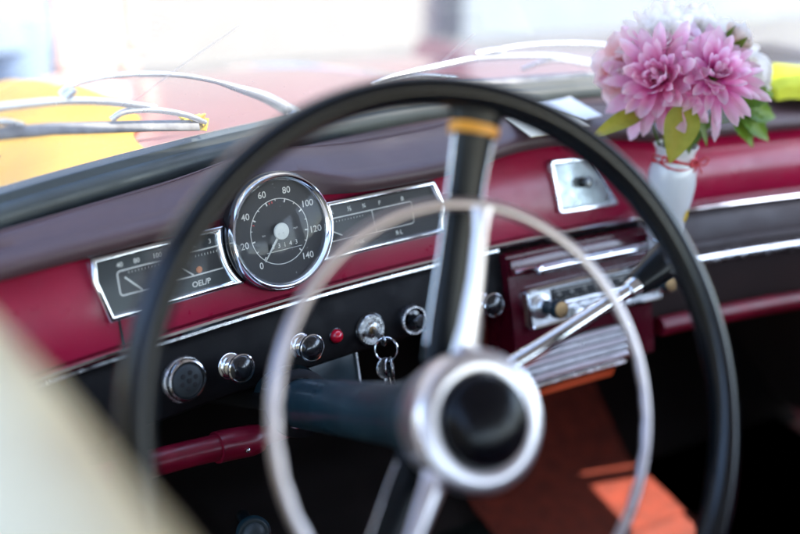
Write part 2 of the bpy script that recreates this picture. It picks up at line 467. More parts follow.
# round heater vent knob with seven holes
o, t, u, n = knob_frame(-.121, -.1030)
bm = BM(); lathe(bm, [(.0215, .0), (.0215, .003), (.0205, .0045), (.0195, .0045), (.0193, .006), (.0195, .0085), (.0185, .0105), (.0168, .0112), (.0160, .0098), (.0158, .0085)], o, t, u, n, 48)
kn = obj('vent_knob', bm, M['old_chrome'], dash)
bm = BM(); lathe(bm, [(.0160, .0082), (.0150, .0100), (.0120, .0118), (.007, .0128), (0, .0132)], o, t, u, n, 40); obj('knob_cap', bm, pmat('grey_black_cap', (.034, .040, .043), .5, spec=.3, dust=.04), kn)
bm = BM()
for k in range(7):
    a = k*PI/3 + .25; r = .0072 if k < 6 else 0
    c = o + t*(r*math.cos(a)) + u*(r*math.sin(a))
    lathe(bm, [(.0023, .0128 if r == 0 else .0122), (.0023, .0136 if r == 0 else .0129), (.0019, .0137 if r == 0 else .0130), (0, .0136 if r == 0 else .0129)], c, t, u, n, 14)
obj('vent_hole', bm, M['seam'], kn)
# pull knobs
def pull_knob(X, h, out=.022, r=.0135, tilt=0):
    o, t, u, n = knob_frame(X, h)
    bm = BM(); lathe(bm, [(.0125, .0), (.0125, .0015), (.0110, .003), (.0100, .0032), (.0098, .007), (.0105, .0085), (.0104, .0095), (.0085, .0105), (.0072, .012), (.0072, out-.006),
                          (.0095, out-.004), (r-.0004, out-.0015), (r+.0004, out+.0008), (r, out+.0022), (r-.0011, out+.0028), (r-.0013, out+.0022)], o, t, u, n, 40)
    k = obj('pull_knob', bm, M['chrome'], dash)
    bm = BM(); lathe(bm, [(r-.0012, out+.0021), (r-.003, out+.0038), (r*.5, out+.0054), (0, out+.0060)], o, t, u, n, 36); obj('knob_cap', bm, M['knob_black'], k)
    return k
pull_knob(-.0735, -.1055)
pull_knob(.0035, -.1085)
pull_knob(.232, -.120)
# red warning lamp
o, t, u, n = knob_frame(.045, -.1100)
bm = BM(); lathe(bm, [(.0082, .0), (.0082, .0012), (.0072, .002), (.0068, .0015)], o, t, u, n, 28); rl = obj('warning_lamp', bm, M['knob_black'], dash)
bm = BM(); lathe(bm, [(.0070, .0012), (.0068, .0035), (.0055, .0062), (.003, .0078), (0, .0083)], o, t, u, n, 28); obj('lens', bm, M['red_lens'], rl)
# ignition lock
IGX, IGH = .0855, -.1140
o, t, u, n = knob_frame(IGX, IGH)
bm = BM(); lathe(bm, [(.0178, .0), (.0178, .0025), (.0165, .0030), (.0162, .0022)], o, t, u, n, 40); ig = obj('ignition_lock', bm, M['knob_black'], dash)
bm = BM(); lathe(bm, [(.0162, .0015), (.0160, .0045), (.0150, .0056), (.0120, .0056), (.0112, .0049), (.0085, .0049), (.0080, .0058), (.0060, .0066), (.0, .0066)], o, t, u, n, 40)
for k in range(24):
    a = 2*PI*k/24; c = o + t*.0136*math.cos(a) + u*.0136*math.sin(a)
    box(bm, c+n*.0058, (.0006, .0016, .0008), Matrix((t*math.cos(a+PI/2)+u*math.sin(a+PI/2), t*math.cos(a)+u*math.sin(a), n)).transposed())
obj('lock_face', bm, M['pitted'], ig)
bm = BM(); lathe(bm, [(.0042, .0060), (.0040, .0074), (.0030, .0080), (0, .0080)], o, t, u, n, 24); obj('key_barrel', bm, M['knob_gold'], ig)
# socket beside it, chrome ring with dark recessed stem
o, t, u, n = knob_frame(.1365, -.1160)
bm = BM(); lathe(bm, [(.0165, .0), (.0165, .002), (.0160, .004), (.0162, .0085), (.0150, .0105), (.0132, .0105), (.0125, .0085), (.0124, .004), (.0, .004)], o, t, u, n, 40); so = obj('lighter_socket', bm, M['old_chrome'], dash)
bm = BM(); lathe(bm, [(.0122, .0042), (.0105, .0065), (.0066, .0070), (.0055, .0085), (.0055, .0165), (.0072, .0175), (.0072, .0215), (.0058, .0230), (0, .0232)], o, t, u, n, 30); obj('lighter_stem', bm, M['knob_black'], so)
# ashtray: square chrome lid with small dark knob
q = [(.3440, .0255), (.4060, .0235), (.4400, -.0390), (.3500, -.0375)]
def roundloop(q, r, n=5):
    out = []; m = len(q)
    for i in range(m):
        p = Vector(q[i]); a = (Vector(q[i-1])-p).normalized(); b = (Vector(q[(i+1) % m])-p).normalized()
        for k in range(n+1):
            s = k/n; out.append(tuple((p+a*r)*(1-s)**2 + p*2*s*(1-s) + (p+b*r)*s**2))
    return out
bm = BM(); lo = roundloop(q, .006)
inner = loopframe(bm, lo, [(-.0004, .0005), (0, .006), (.001, .0078), (.0035, .0078), (.0050, .0060), (.0055, .0045)])
at = obj('ashtray', bm, M['old_chrome'], dash)
bm = BM(); inn = [Vector(a) for a in inner]; c = sum(inn, Vector((0, 0)))/len(inn)
rows = [[S(*(c+(p-c)*s), .0045 + .0007*(1-s*s)) for p in inn] for s in (1, .85, .6, .35, .12)]
loft(bm, rows, closed=True); fillloop(bm, [tuple(c+(p-c)*.12) for p in inn], .0052); obj('ashtray_lid', bm, pmat('grey_green_plate', (.42, .47, .47), .34, .85, var=.25, vscale=45, rvar=.12, rscale=50, bump=.1, bscale=200), at)
bm = BM(); o, t, u, n = knob_frame(c.x+.003, c.y+.002); lathe(bm, [(.0065, .0048), (.0060, .009), (.0045, .0100), (.0045, .013), (.0062, .0145), (.0066, .0170), (.005, .0190), (0, .0195)], o, t, u, n, 24)
obj('ashtray_knob', bm, M['knob_black'], at)
# passenger side: brown band, chrome strip, dark lower band
bm = BM(); rows = []
for X in frange(.470, XR, 60): rows.append([S(X, -.060, -.008), S(X, -.0640, -.002), S(X, -.075, .002), S(X, -.095, .0035), S(X, -.112, .002), S(X, -.122, -.003)])
loft(bm, rows); obj('glovebox_panel', bm, M['brown_panel'], dash)
bm = BM(); dstrip(bm, .4765, XR, [(-.1105, .0), (-.1105, .005), (-.107, .008), (-.103, .0075), (-.1005, .004), (-.1005, .0)], 50); obj('fabric_bead', bm, M['brown_panel'], dash)
bm = BM(); dstrip(bm, .4770, XR, [(-.1310, -.002), (-.1310, .005), (-.1290, .0078), (-.1240, .009), (-.1200, .0078), (-.1185, .005), (-.1185, -.002)], 60); obj('lower_chrome_strip', bm, M['old_chrome'], dash)
bm = BM(); rows = []
for X in frange(.470, XR, 50): rows.append([S(X, -.128, -.004), S(X, -.150, -.010), S(X, -.175, -.018), S(X, -.200, -.024)])
loft(bm, rows); obj('lower_panel', bm, M['dark_brown'], dash)
# crimson shelf rail, right and left of the column
bm = BM(); dstrip(bm, .486, XR, [(-.2000+.0125*math.cos(a), .0125*math.sin(a)) for a in (2*PI*k/20 for k in range(20))], 60); obj('shelf_rail', bm, M['crimson_dark'], dash)
bm = BM(); pts = [S(X, h, o) for X, h, o in ((-.33, -.148, .0), (-.24, -.158, .0), (-.15, -.1690, .0), (-.10, -.1765, .0), (-.06, -.1835, -.004), (-.01, -.1905, -.010), (.03, -.196, -.016))]
tube(bm, spline(pts, 8), lambda s: .0125 if s < .6 else .0125-.009*(s-.6)/.4, 20)
sr = obj('shelf_rail', bm, M['crimson_dark'], dash)
bm = BM(); tube(bm, spline([S(-.100, -.1765, .0), S(-.085, -.179, -.001), S(-.068, -.1825, -.002), S(-.054, -.185, -.004)], 5), lambda s: .0152 if s < .8 else .0152-.006*(s-.8), 20)
co = obj('rail_collar', bm, M['crimson_dark'], sr)
bm = BM(); t, u, n = dframe(-.075); lathe(bm, [(.0024, .0142), (.0022, .0158), (.001, .0165), (0, .0165)], S(-.075, -.186, -.001), t, u, n, 14); obj('rivet', bm, M['old_chrome'], co)
# underside and back of the dashboard
bm = BM()
rows = [[V(X, dashY(X)+.03, -.118), V(X, .22, -.12), V(X, .24, .045)] for X in frange(XL, XR, 20)]
loft(bm, rows); obj('dash_back', bm, M['seam'], dash)

# ============================================================ INSTRUMENT CLUSTER
SX, SH = -.0065, .0085             # speedometer centre (bezel stands proud)
clu = thing('instrument_cluster', 'chrome framed instrument cluster with round speedometer between two gauge wings', 'instrument cluster', tuple(S(SX, -.05, 0)))
CR = .0590
def wing(sgn):
    if sgn < 0: tl, mid, bl = (-.1875, .0250), (-.1885, .004), (-.1795, -.0315)
    else: tl, mid, bl = (.1845, .0250), (.1955, -.004), (.1925, -.0315)
    # arc around the speedometer
    arc = []
    for k in range(13):
        h = .0250 + (-.0315-.0250)*k/12; dx = math.sqrt(max(0, CR*CR-(h-SH)**2)); arc.append((SX+sgn*dx, h))
    return [tl] + arc + [bl, mid]
def subdiv(pts, step=.02):
    out = []
    for i in range(len(pts)):
        a = Vector(pts[i]); b = Vector(pts[(i+1) % len(pts)]); m = max(1, int((b-a).length/step))
        for k in range(m): out.append(tuple(a.lerp(b, k/m)))
    return out
panels = {}
for sg, nm in ((-1, 'left'), (1, 'right')):
    W = subdiv(wing(sg)); bm = BM()
    inn = loopframe(bm, W, [(-.0010, -.002), (-.0010, .0064), (-.0003, .0079), (.0006, .0084), (.0030, .0083), (.0043, .0070), (.0056, .0036)])
    fr = obj('wing_frame', bm, M['chrome'], clu)
    # inner face: concave end facet
    bm = BM(); fillloop(bm, inn, .0037)
    gp = obj('gauge_face', bm, M['gauge'] if sg < 0 else M['dial'], clu)
    panels[sg] = gp
def wprint(parent, name, mat, fn, o=.0046):
    bm = BM(); fn(bm, lambda x, y: S(x, y, o)); return obj(name, bm, mat, parent)
def rrect_open(x0, x1, h0, h1, r, leftclosed):
    pts = []
    if leftclosed:
        pts.append((x1, h1)); pts.append((x0+r+.03, h1))
        for k in range(7): a = PI/2+PI/2*k/6; pts.append((x0+r+r*math.cos(a), h1-r+r*math.sin(a)))
        for k in range(7): a = PI+PI/2*k/6; pts.append((x0+r+r*math.cos(a), h0+r+r*math.sin(a)))
        pts.append((x1, h0))
    else:
        pts.append((x0, h1)); pts.append((x1-r-.03, h1))
        for k in range(7): a = PI/2-PI/2*k/6; pts.append((x1-r+r*math.cos(a), h1-r+r*math.sin(a)))
        for k in range(7): a = -PI/2*k/6; pts.append((x1-r+r*math.cos(a), h0+r+r*math.sin(a)))
        pts.append((x0, h0))
    return pts
# recessed dark windows of the gauges
for sg, a, b in ((-1, (-.1655, -.0115), (-.0600, .0075)), (1, (.0470, -.0135), (.1535, .0075))):
    bm = BM(); dbox(bm, a[0], b[0], a[1], b[1], .0038, .0041, n=8); obj('gauge_window', bm, M['recess'], panels[sg])
def left_print(bm, pl):
    line2d(bm, rrect_open(-.1665, -.0590, -.0128, .0086, .003, True), .0013, pl)
    for s, x, h, z in (('40', -.1630, .0138, .0058), ('80', -.1475, .0138, .0058), ('100', -.1285, .0138, .0058), ('1', -.1080, .0138, .0056), ('2', -.0920, .0138, .0056), ('3', -.0762, .0142, .0060), ('OEL/P', -.0905, -.0212, .0072)):
        text_into(bm, s, lambda x_, y_, x=x, h=h: pl(x+x_, h+y_), z, bold=.00012)
    for i in range(10):
        x = -.156+.003*i; line2d(bm, [(x, .0048), (x, .0062 if i % 3 else .0066)], .0005, pl)
    for i in range(9):
        x = -.092+.0030*i; line2d(bm, [(x, .0030), (x, .0050)], .0005, pl)
def right_print(bm, pl):
    line2d(bm, rrect_open(.0475, .1545, -.0146, .0082, .003, False), .0011, pl)
    line2d(bm, [(.1045, .0082), (.1070, -.0146)], .0010, pl)
    for s, x, h, z in (('R', .0575, .0145, .0058), ('½', .0785, .0143, .0066), ('¾', .0960, .0140, .0058), ('F', .1150, .0137, .0058), ('B', .1435, .0130, .0062), ('TANK', .0830, -.0208, .0060), ('R·L', .1345, -.0212, .0062)):
        text_into(bm, s, lambda x_, y_, x=x, h=h: pl(x+x_, h+y_), z, bold=.00012)
    for i in range(11):
        x = .058+.0035*i; line2d(bm, [(x, .0038), (x, .0052)], .0005, pl)
wprint(panels[-1], 'gauge_print', M['print'], left_print)
wprint(panels[1], 'gauge_print', M['print'], right_print)
wprint(panels[-1], 'gauge_needle', M['print'], lambda bm, pl: line2d(bm, [(-.1605, .0025), (-.1470, -.0120)], .0014, pl), .0050)
wprint(panels[-1], 'gauge_needle', M['print'], lambda bm, pl: line2d(bm, [(-.1070, -.0035), (-.0970, -.0122)], .0014, pl), .0050)
wprint(panels[1], 'gauge_needle', M['print'], lambda bm, pl: line2d(bm, [(.0560, -.0050), (.0660, -.0105)], .0012, pl), .0050)
bm = BM(); t, u, n = dframe(-.092); lathe(bm, [(.0032, .0040), (.0026, .0050), (0, .0053)], S(-.0905, -.0088, 0), t, u, n, 18); obj('warning_dot', bm, M['amber'], panels[-1])
# glass of the wings
for sg, a, b in ((-1, -.1800, -.0680), (1, .0500, .1860)):
    bm = BM(); lo = subdiv(wing(sg), .012)
    loopframe(bm, lo, [(.0049, .0046), (.0049, .0044)]); bm.clear()
    P = [Vector(p) for p in lo]
    tmp = BM(); inn = loopframe(tmp, lo, [(0, 0), (.0046, 0)]); tmp.free()
    fillloop(bm, inn, .0060); obj('gauge_glass', bm, M['dialglass'], clu)

# speedometer
t, u, n = dframe(0.0); SO = S(SX, SH, 0)
SC = .955
def SP(x, y, o): return SO + t*x*SC + u*y*SC + n*o
bm = BM(); lathe(bm, [(r_*SC, h_) for r_, h_ in [(.0595, -.012), (.0605, .006), (.0600, .0125), (.0585, .0150), (.0560, .0150)]], SO, t, u, n, 72)
sp = obj('speedometer', bm, M['knob_black'], clu)
bm = BM(); lathe(bm, [(r_*SC, h_) for r_, h_ in [(.0585, .0148), (.0580, .0180), (.0566, .0205), (.0552, .0210), (.0540, .0204), (.0532, .0190), (.0522, .0178), (.0510, .0165), (.0507, .0145), (.0505, .0125)]], SO, t, u, n, 80)
obj('bezel', bm, M['chrome'], sp)
bm = BM(); lathe(bm, [(r_*SC, h_) for r_, h_ in [(.0506, .0126), (.046, .0116), (.030, .0110), (0, .0110)]], SO, t, u, n, 64)
obj('dial_face', bm, M['dial'], sp)
def dp(x, y, o=.0114): 
    r = math.hypot(x, y); return SP(x, y, o + max(0, (r-.030)/.016)*.0006 + max(0, (r-.046)/.0044*.0016))
bm = BM()
line2d(bm, [(.0328*math.cos(a), .0328*math.sin(a)) for a in (2*PI*k/72 for k in range(72))], .0008, dp, closed=True)
A0, ST = 229, 277/7
for i in range(15):
    a = R(A0 - ST*i/2); c, s = math.cos(a), math.sin(a)
    line2d(bm, [(.0333*c, .0333*s), ((.0308 if i % 2 else .0292)*c, (.0308 if i % 2 else .0292)*s)], .0008 if i % 2 else .0014, dp)
for i in range(8):
    a = R(A0 - ST*i); rr = .0415 if i else .0395
    text_into(bm, str(20*i), lambda x, y, a=a, rr=rr: dp(rr*math.cos(a)+x, rr*math.sin(a)+y), .0094, bold=.00010)
text_into(bm, 'km', lambda x, y: dp(-.0185+x, -.001+y), .0030); text_into(bm, 'mph', lambda x, y: dp(.0185+x, .000+y), .0030)
line2d(bm, [(-.0180, -.0190), (.0230, -.0190)], .0005, dp)
for a0 in (98, 104, 158): 
    a = R(a0); line2d(bm, [(.0313*math.cos(a), .0313*math.sin(a)), (.0292*math.cos(a), .0292*math.sin(a))], .0011, dp, mi=1)
obj('dial_print', bm, [M['print'], M['printred']], sp)
bm = BM()
box(bm, SP(.0035, -.0142, .0113), (.034, .0072, .0006), Matrix((t, u, n)).transposed()); od = obj('odometer', bm, M['recess'], sp)
bm = BM()
for i, ch in enumerate('33143'): text_into(bm, ch, lambda x, y, i=i: SP(-.0100+.0067*i+x, -.0142+y, .0118), .0066)
obj('odometer_digits', bm, M['print'], od)
a = R(A0+1); c, s = math.cos(a), math.sin(a)
bm = BM(); rows = []
for rr, w in ((-.004, .0015), (.006, .0014), (.020, .0011), (.0345, .0005)):
    rows.append([SP(rr*c - w*s, rr*s + w*c, .0140), SP(rr*c, rr*s, .0146), SP(rr*c + w*s, rr*s - w*c, .0140), SP(rr*c, rr*s, .0137)])
loft(bm, rows, closed=True, cap=True); obj('needle', bm, M['hubdisc'], sp)
bm = BM(); lathe(bm, [(r_*SC, h_) for r_, h_ in [(.0085, .0142), (.0085, .0152), (.0078, .0159), (.004, .0162), (0, .0163)]], SO, t, u, n, 36); obj('needle_hub', bm, M['hubdisc'], sp)
bm = BM(); lathe(bm, [(r_*SC, h_) for r_, h_ in [(.0512, .0160), (.046, .0178), (.034, .0196), (.018, .0206), (0, .0209)]], SO, t, u, n, 56); obj('dial_glass', bm, M['speedoglass'], sp)
# black brow added for the shadowed gap between bezel and pad
bm = BM(); lathe(bm, [(r_*SC, h_) for r_, h_ in [(.0580, -.012), (.0598, -.010), (.0606, .004), (.0602, .0125), (.0592, .0138), (.0582, .0125), (.0580, .0)]], SO, t, u, n, 40, arc=(R(8), R(172)))
obj('brow', bm, M['knob_black'], clu)

# ============================================================ RADIO CONSOLE
con = thing('radio_console', 'maroon console with chrome faced radio above a slatted speaker grille', 'car radio', tuple(S(.36, -.235, 0)))
OC = .012
bm = BM()
prof_h = [(-.071, -.03), (-.0705, OC-.004), (-.0730, OC), (-.150, OC), (-.226, OC-.004), (-.2300, OC-.010), (-.2300, -.05)]
rows = [[S(X, h, o) for h, o in prof_h] for X in frange(.2640, .4700, 10)]
loft(bm, rows)
for X in (.2640, .4700):
    f = bm.faces.new([bm.verts.new(S(X, h, o)) for h, o in prof_h])
bmesh.ops.remove_doubles(bm, verts=bm.verts, dist=1e-5)
obj('case', bm, M['maroon'], con)
# raised crimson lid and chrome lip
bm = BM(); dbox(bm, .2660, .4665, -.0960, -.0755, OC, OC+.006, .003); obj('lid', bm, M['maroon'], con)
bm = BM(); dstrip(bm, .2690, .400, [(-.0920, OC+.0055), (-.0920, OC+.0085), (-.0900, OC+.0098), (-.0880, OC+.0085), (-.0880, OC+.0055)], 12); obj('lid_strip', bm, M['chrome'], con)
# bar handle
bm = BM(); pts = [S(X, -.0935, OC+.0115) for X in frange(.2985, .4640, 24)]
tube(bm, pts, lambda s: .0056+.0006*math.sin(s*PI), 16); ba = obj('bar_handle', bm, M['chrome'], con)
for X in (.300, .4625, .365, .402):
    bm = BM(); t, u, n = dframe(X); lathe(bm, [(.0044, .0), (.0044, .008), (.006, .010), (.0060, .0125), (.004, .0165), (0, .017)], S(X, -.0935, OC), t, u, n, 18); obj('handle_post', bm, M['old_chrome'], ba)
# radio face
RX0, RX1, RH0, RH1 = .2810, .4820, -.1625, -.1130
lo = roundloop([(RX0, RH0), (RX1, RH0), (RX1-.002, RH1), (RX0, RH1)], .008)
lo2 = subdiv(lo, .02)
bm = BM(); inn = loopframe(bm, lo2, [(-.0005, OC-.004), (-.0005, OC+.005), (.0008, OC+.008), (.003, OC+.0090), (.0048, OC+.0080), (.0054, OC+.0055)])
rf = obj('radio_frame', bm, M['chrome'], con)
bm = BM(); fillloop(bm, inn, OC+.0056); obj('radio_face', bm, M['alu'], rf)
bm = BM(); dbox(bm, .3180, .4520, -.1370, -.1195, OC+.0058, OC+.0078, .001); tw = obj('tuning_window', bm, M['recess'], rf)
bm = BM()
for i in range(34):
    x = .322+.0038*i; line2d(bm, [(x, -.1350), (x, -.1350+(.0022 if i % 4 else .0045))], .0006, lambda a, b: S(a, b, OC+.0083))
for i, tx in enumerate(('55', '60', '70', '80', '100', '120', '160')):
    text_into(bm, tx, lambda x_, y_, i=i: S(.3275+.0185*i+x_, -.1275+y_, OC+.0083), .0055)
line2d(bm, [(.321, -.1225), (.449, -.1225)], .0008, lambda a, b: S(a, b, OC+.0083))
obj('tuning_scale', bm, M['print'], tw)
bm = BM()
dstrip(bm, .3160, .4540, [(-.1425, OC+.0056), (-.1425, OC+.009), (-.1405, OC+.0105), (-.1385, OC+.009), (-.1385, OC+.0056)], 14); obj('radio_bar', bm, M['chrome'], rf)
for i in range(5):
    X = .3480+.0185*i
    bm = BM(); t, u, n = dframe(X); box(bm, S(X, -.1525, OC+.011), (.0155, .0125, .012), Matrix((t, u, n)).transposed(), .0032, 3); obj('push_button', bm, M['alu'], rf)
for X in (.3010, .4660):
    t, u, n = dframe(X); o = S(X, -.1365, OC)
    bm = BM(); lathe(bm, [(.0150, .0055), (.0145, .009), (.011, .0100), (.0085, .011), (.0085, .018)], o, t, u, n, 30); k = obj('radio_knob', bm, M['alu'], rf)
    bm = BM(); lathe(bm, [(.0075, .016), (.0075, .030), (.0095, .032), (.0105, .034), (.0105, .042), (.0098, .0435), (.0090, .0435)], o, t, u, n, 30); obj('knob_stem', bm, M['col_black'], k)
    bm = BM(); lathe(bm, [(.0094, .0436), (.0085, .0446), (.004, .0450), (0, .0450)], o, t, u, n, 26); obj('knob_face', bm, M['knob_gold'], k)
# speaker grille
bm = BM(); dbox(bm, .2700, .4250, -.2230, -.1800, OC-.001, OC+.001, n=6); gr = obj('speaker_grille', bm, M['recess'], con)
for i in range(5):
    h = -.1845-.0085*i
    bm = BM()
    rows = [[S(X, h+a-.0, OC+o) for a, o in ((-.0031, .001), (-.0031, .004+.00010*math.sin(X*1500)), (-.001, .0058), (.0010, .0058), (.0031, .004+.00010*math.sin(X*1500+1)), (.0031, .001))] for X in frange(.2680+.0005*i, .4270-.0005*i, 120 if i % 2 else 30)]
    loft(bm, rows, closed=True, cap=True); obj('grille_slat', bm, M['alu'] if i % 2 else M['satin'], gr)
# bottom lip
bm = BM(); dstrip(bm, .2700, .4200, [(-.2325, -.01), (-.2325, OC-.002), (-.2290, OC+.004), (-.2262, OC+.002), (-.2262, -.01)], 14); obj('lower_lip', bm, M['old_chrome'], con)
bm = BM(); dstrip(bm, .2700, .4080, [(-.2470, -.012), (-.2462, .000), (-.2350, OC-.003), (-.2335, -.012)], 14); obj('under_strip', bm, pmat('orange_enamel', (.80, .10, .02), .3, coat=.6), con)  # crimson underside; the orange light on it is put into the colour

# ============================================================ STEERING COLUMN, LEVER, WHEEL
RK = .4664
AX = V(0, -math.cos(RK), math.sin(RK)); E1 = V(1, 0, 0); E2 = V(0, math.sin(RK), math.cos(RK)); WC = V(-.0273, -.3902, .0254)
def WP(x, y, o=0): return WC + E1*x + E2*y + AX*o
colm = thing('steering_column', 'blue black steering column tube running under the dashboard', 'steering column', tuple(WP(0, 0, -.45)))
bm = BM(); lathe(bm, [(.0225, -.336), (.0228, -.30), (.0232, -.12), (.0255, -.085), (.0300, -.070), (.0335, -.058), (.0335, -.050), (.028, -.046)], WC-E2*.003, E1, E2, AX, 48)
ct = obj('column_tube', bm, M['col_black'], colm)
bm = BM(); lathe(bm, [(.0245, -.335), (.030, -.333), (.032, -.327), (.0315, -.319), (.027, -.315), (.0235, -.314)], WC-E2*.003, E1, E2, AX, 48); obj('column_collar', bm, M['black_panel'], colm)
bm = BM(); tube(bm, [WC-E2*.003-AX*.33, WC-E2*.003-AX*.76], .011, 16); obj('column_shaft', bm, M['seam'], colm)
# bracket that carries the column under the switch panel
bm = BM(); rows = []
for a in frange(R(25), R(155), 16):
    rows.append([WC + (E1*math.cos(a)+E2*math.sin(a))*r_ + AX*o_ for r_, o_ in ((.029, -.372), (.0305, -.355), (.033, -.340))])
loft(bm, rows)
box(bm, S(.030, -.150, -.012), (.088, .046, .004), Matrix(dframe(.03)).transposed(), .001)
obj('column_bracket', bm, M['col_black'], colm)
bm = BM(); t, u, n = dframe(.06); box(bm, S(.071, -.150, -.0095), (.0018, .045, .004), Matrix((t, u, n)).transposed()); 
obj('bracket_edge', bm, M['alu'], colm)
# gear lever
lev = thing('gear_lever', 'slim chrome column gear lever with tapered black handle', 'gear lever', tuple(WP(.03, .0, -.115)))
P0 = WP(.020, .012, -.115); P1 = WP(.118, .0165, -.110)
p_b = WP(.2310, .0475, -.109); p_c = WP(.2800, .0668, -.109)
pts = spline([WP(.018, .004, -.113), WP(.060, .004, -.112), P1*.55+WP(.104, .0105, -.110)*.45, p_b], 10)
bm = BM(); tube(bm, pts, lambda s: .0078 - .0018*s, 20)
tube(bm, [p_b - (p_b-pts[-3]).normalized()*.006, p_b + (p_b-pts[-3]).normalized()*.001, p_b+(p_b-pts[-3]).normalized()*.004], lambda s: .0072+.0014*s, 20)
obj('lever_rod', bm, M['chrome'], lev)
d = (p_c-p_b).normalized()
bm = BM(); uu, ww, _ = frame_from(d); lathe(bm, [(.0074, .003), (.0098, .005), (.0126, .020), (.0150, .036), (.0157, .046), (.0146, .054), (.0110, .0605), (.006, .063), (0, .0635)], p_b, uu, ww, d, 28)
obj('lever_grip', bm, M['spoke_black'], lev)

# steering wheel (turned a touch towards the driver's window)
RK2, TH = .5142, .0091
AX = V(0, -math.cos(RK2), math.sin(RK2)); E1 = V(1, 0, 0); E2 = V(0, math.sin(RK2), math.cos(RK2)); WC = V(-.0252, -.3828, .0249)
E1, AX = E1*math.cos(TH) - AX*math.sin(TH), AX*math.cos(TH) + E1*math.sin(TH)
sw = thing('steering_wheel', 'large black steering wheel with chrome horn ring and black domed hub', 'steering wheel', tuple(WP(0, -.21, 0)))
RR = .2085
bm = BM(); NR = 144
rows = []
vr = []
for i in range(NR):
    a = 2*PI*i/NR; e = E1*math.cos(a)+E2*math.sin(a); row = []
    for k in range(20):
        b = 2*PI*k/20
        rr = .0103*math.cos(b); oo = .0118*math.sin(b)
        # shallow finger scallops on the far side
        if math.sin(b) < -.3: oo *= 1 - .05*(1+math.sin(a*44))
        row.append(bm.verts.new(WC + e*(RR+rr) + AX*oo))
    vr.append(row)
for i in range(NR):
    A_, B_ = vr[i], vr[(i+1) % NR]
    for k in range(20): bm.faces.new((A_[k], A_[(k+1) % 20], B_[(k+1) % 20], B_[k]))
obj('rim', bm, M['wheel_black'], sw)
SA = (R(74.0), R(226.5))
for a in SA:
    e = E1*math.cos(a)+E2*math.sin(a); f = -E1*math.sin(a)+E2*math.cos(a)
    rows = []; rows2 = []
    for r_, o_, w_ in ((.034, -.040, .0170), (.06, -.037, .0150), (.10, -.029, .0136), (.15, -.018, .0132), (.178, -.010, .0145), (.190, -.006, .0175), (.200, -.003, .022)):
        c = WC + e*r_ + AX*o_
        rows.append([c + f*w_*math.cos(b) + AX*.0062*math.sin(b) for b in (2*PI*k/20 for k in range(20))])
    bm = BM(); loft(bm, rows, closed=True, cap=True); spo = obj('spoke', bm, M['spoke_black'], sw)
    for s_ in (-1, 1):
        bm = BM(); pts = []
        for r_, o_, w_ in ((.045, -.0375, .0162), (.06, -.036, .0154), (.10, -.028, .0140), (.15, -.017, .0136), (.182, -.008, .0150)):
            pts.append(WC + e*r_ + AX*(o_+.001) + f*s_*w_)
        tube(bm, spline(pts, 5), .0008, 10); obj('spoke_trim', bm, M['chrome'], spo)
    if a == SA[0]:
        rows = []
        for r_, o_ in ((.1835, -.0080), (.1900, -.0062)):
            c = WC + e*r_ + AX*o_
            rows.append([c + f*.0190*math.cos(b) + AX*.0074*math.sin(b) for b in (2*PI*k/24 for k in range(24))])
        bm = BM(); loft(bm, rows, closed=True, cap=True); obj('tape_band', bm, M['orange_tape'], spo)
# horn ring
RH_ = .1329
bm = BM(); vr = []
for i in range(180):
    a = 2*PI*i/180; e = E1*math.cos(a)+E2*math.sin(a); row = []
    wob = .0007*max(0, math.sin(a*40)) if (R(-75) < ((a+PI) % (2*PI))-PI < R(25)) or R(150) < a < R(250) else 0
    for k in range(16):
        b = 2*PI*k/16; rr = .0041*math.cos(b); oo = .0034*math.sin(b)
        if math.cos(b) < -.2: rr += wob
        row.append(bm.verts.new(WC + e*(RH_+rr) + AX*(.005+oo)))
    vr.append(row)
for i in range(180):
    A_, B_ = vr[i], vr[(i+1) % 180]
    for k in range(16): bm.faces.new((A_[k], A_[(k+1) % 16], B_[(k+1) % 16], B_[k]))
hr = obj('horn_ring', bm, M['horn_silver'], sw)
for a in SA:
    e = E1*math.cos(a)+E2*math.sin(a); f = -E1*math.sin(a)+E2*math.cos(a); rows = []
    for r_, o_, w_ in ((.038, -.012, .0105), (.055, -.0075, .0080), (.085, -.001, .0056), (.115, .0035, .0048), (.126, .005, .0064), (.131, .005, .0095)):
        c = WC + e*r_ + AX*o_
        rows.append([c + f*w_*math.cos(b) + AX*.0042*math.sin(b) for b in (2*PI*k/16 for k in range(16))])
    bm = BM(); loft(bm, rows, closed=True, cap=True); obj('horn_spoke', bm, M['satin'], hr)
# hub
bm = BM(); lathe(bm, [(r_*.92, h_) for r_, h_ in [(.030, -.059), (.040, -.057), (.0455, -.049), (.0485, -.037), (.0500, -.022), (.0497, -.0165), (.0478, -.0128), (.0430, -.0106), (.0375, -.0104), (.0342, -.0116), (.0330, -.014)]], WC+AX*.017-E2*.006+E1*.003, E1, E2, AX, 64)
obj('hub_ring', bm, M['satin'], sw)
bm = BM(); lathe(bm, [(r_*.93, h_) for r_, h_ in [(.0333, -.0136), (.0325, -.0080), (.0300, -.0030), (.0250, .0010), (.0175, .0038), (.009, .0052), (0, .0056)]], WC+AX*.017-E2*.006+E1*.003, E1, E2, AX, 56)
obj('hub_cap', bm, pmat('hub_black', (.003, .003, .005), .22, spec=.22), sw)

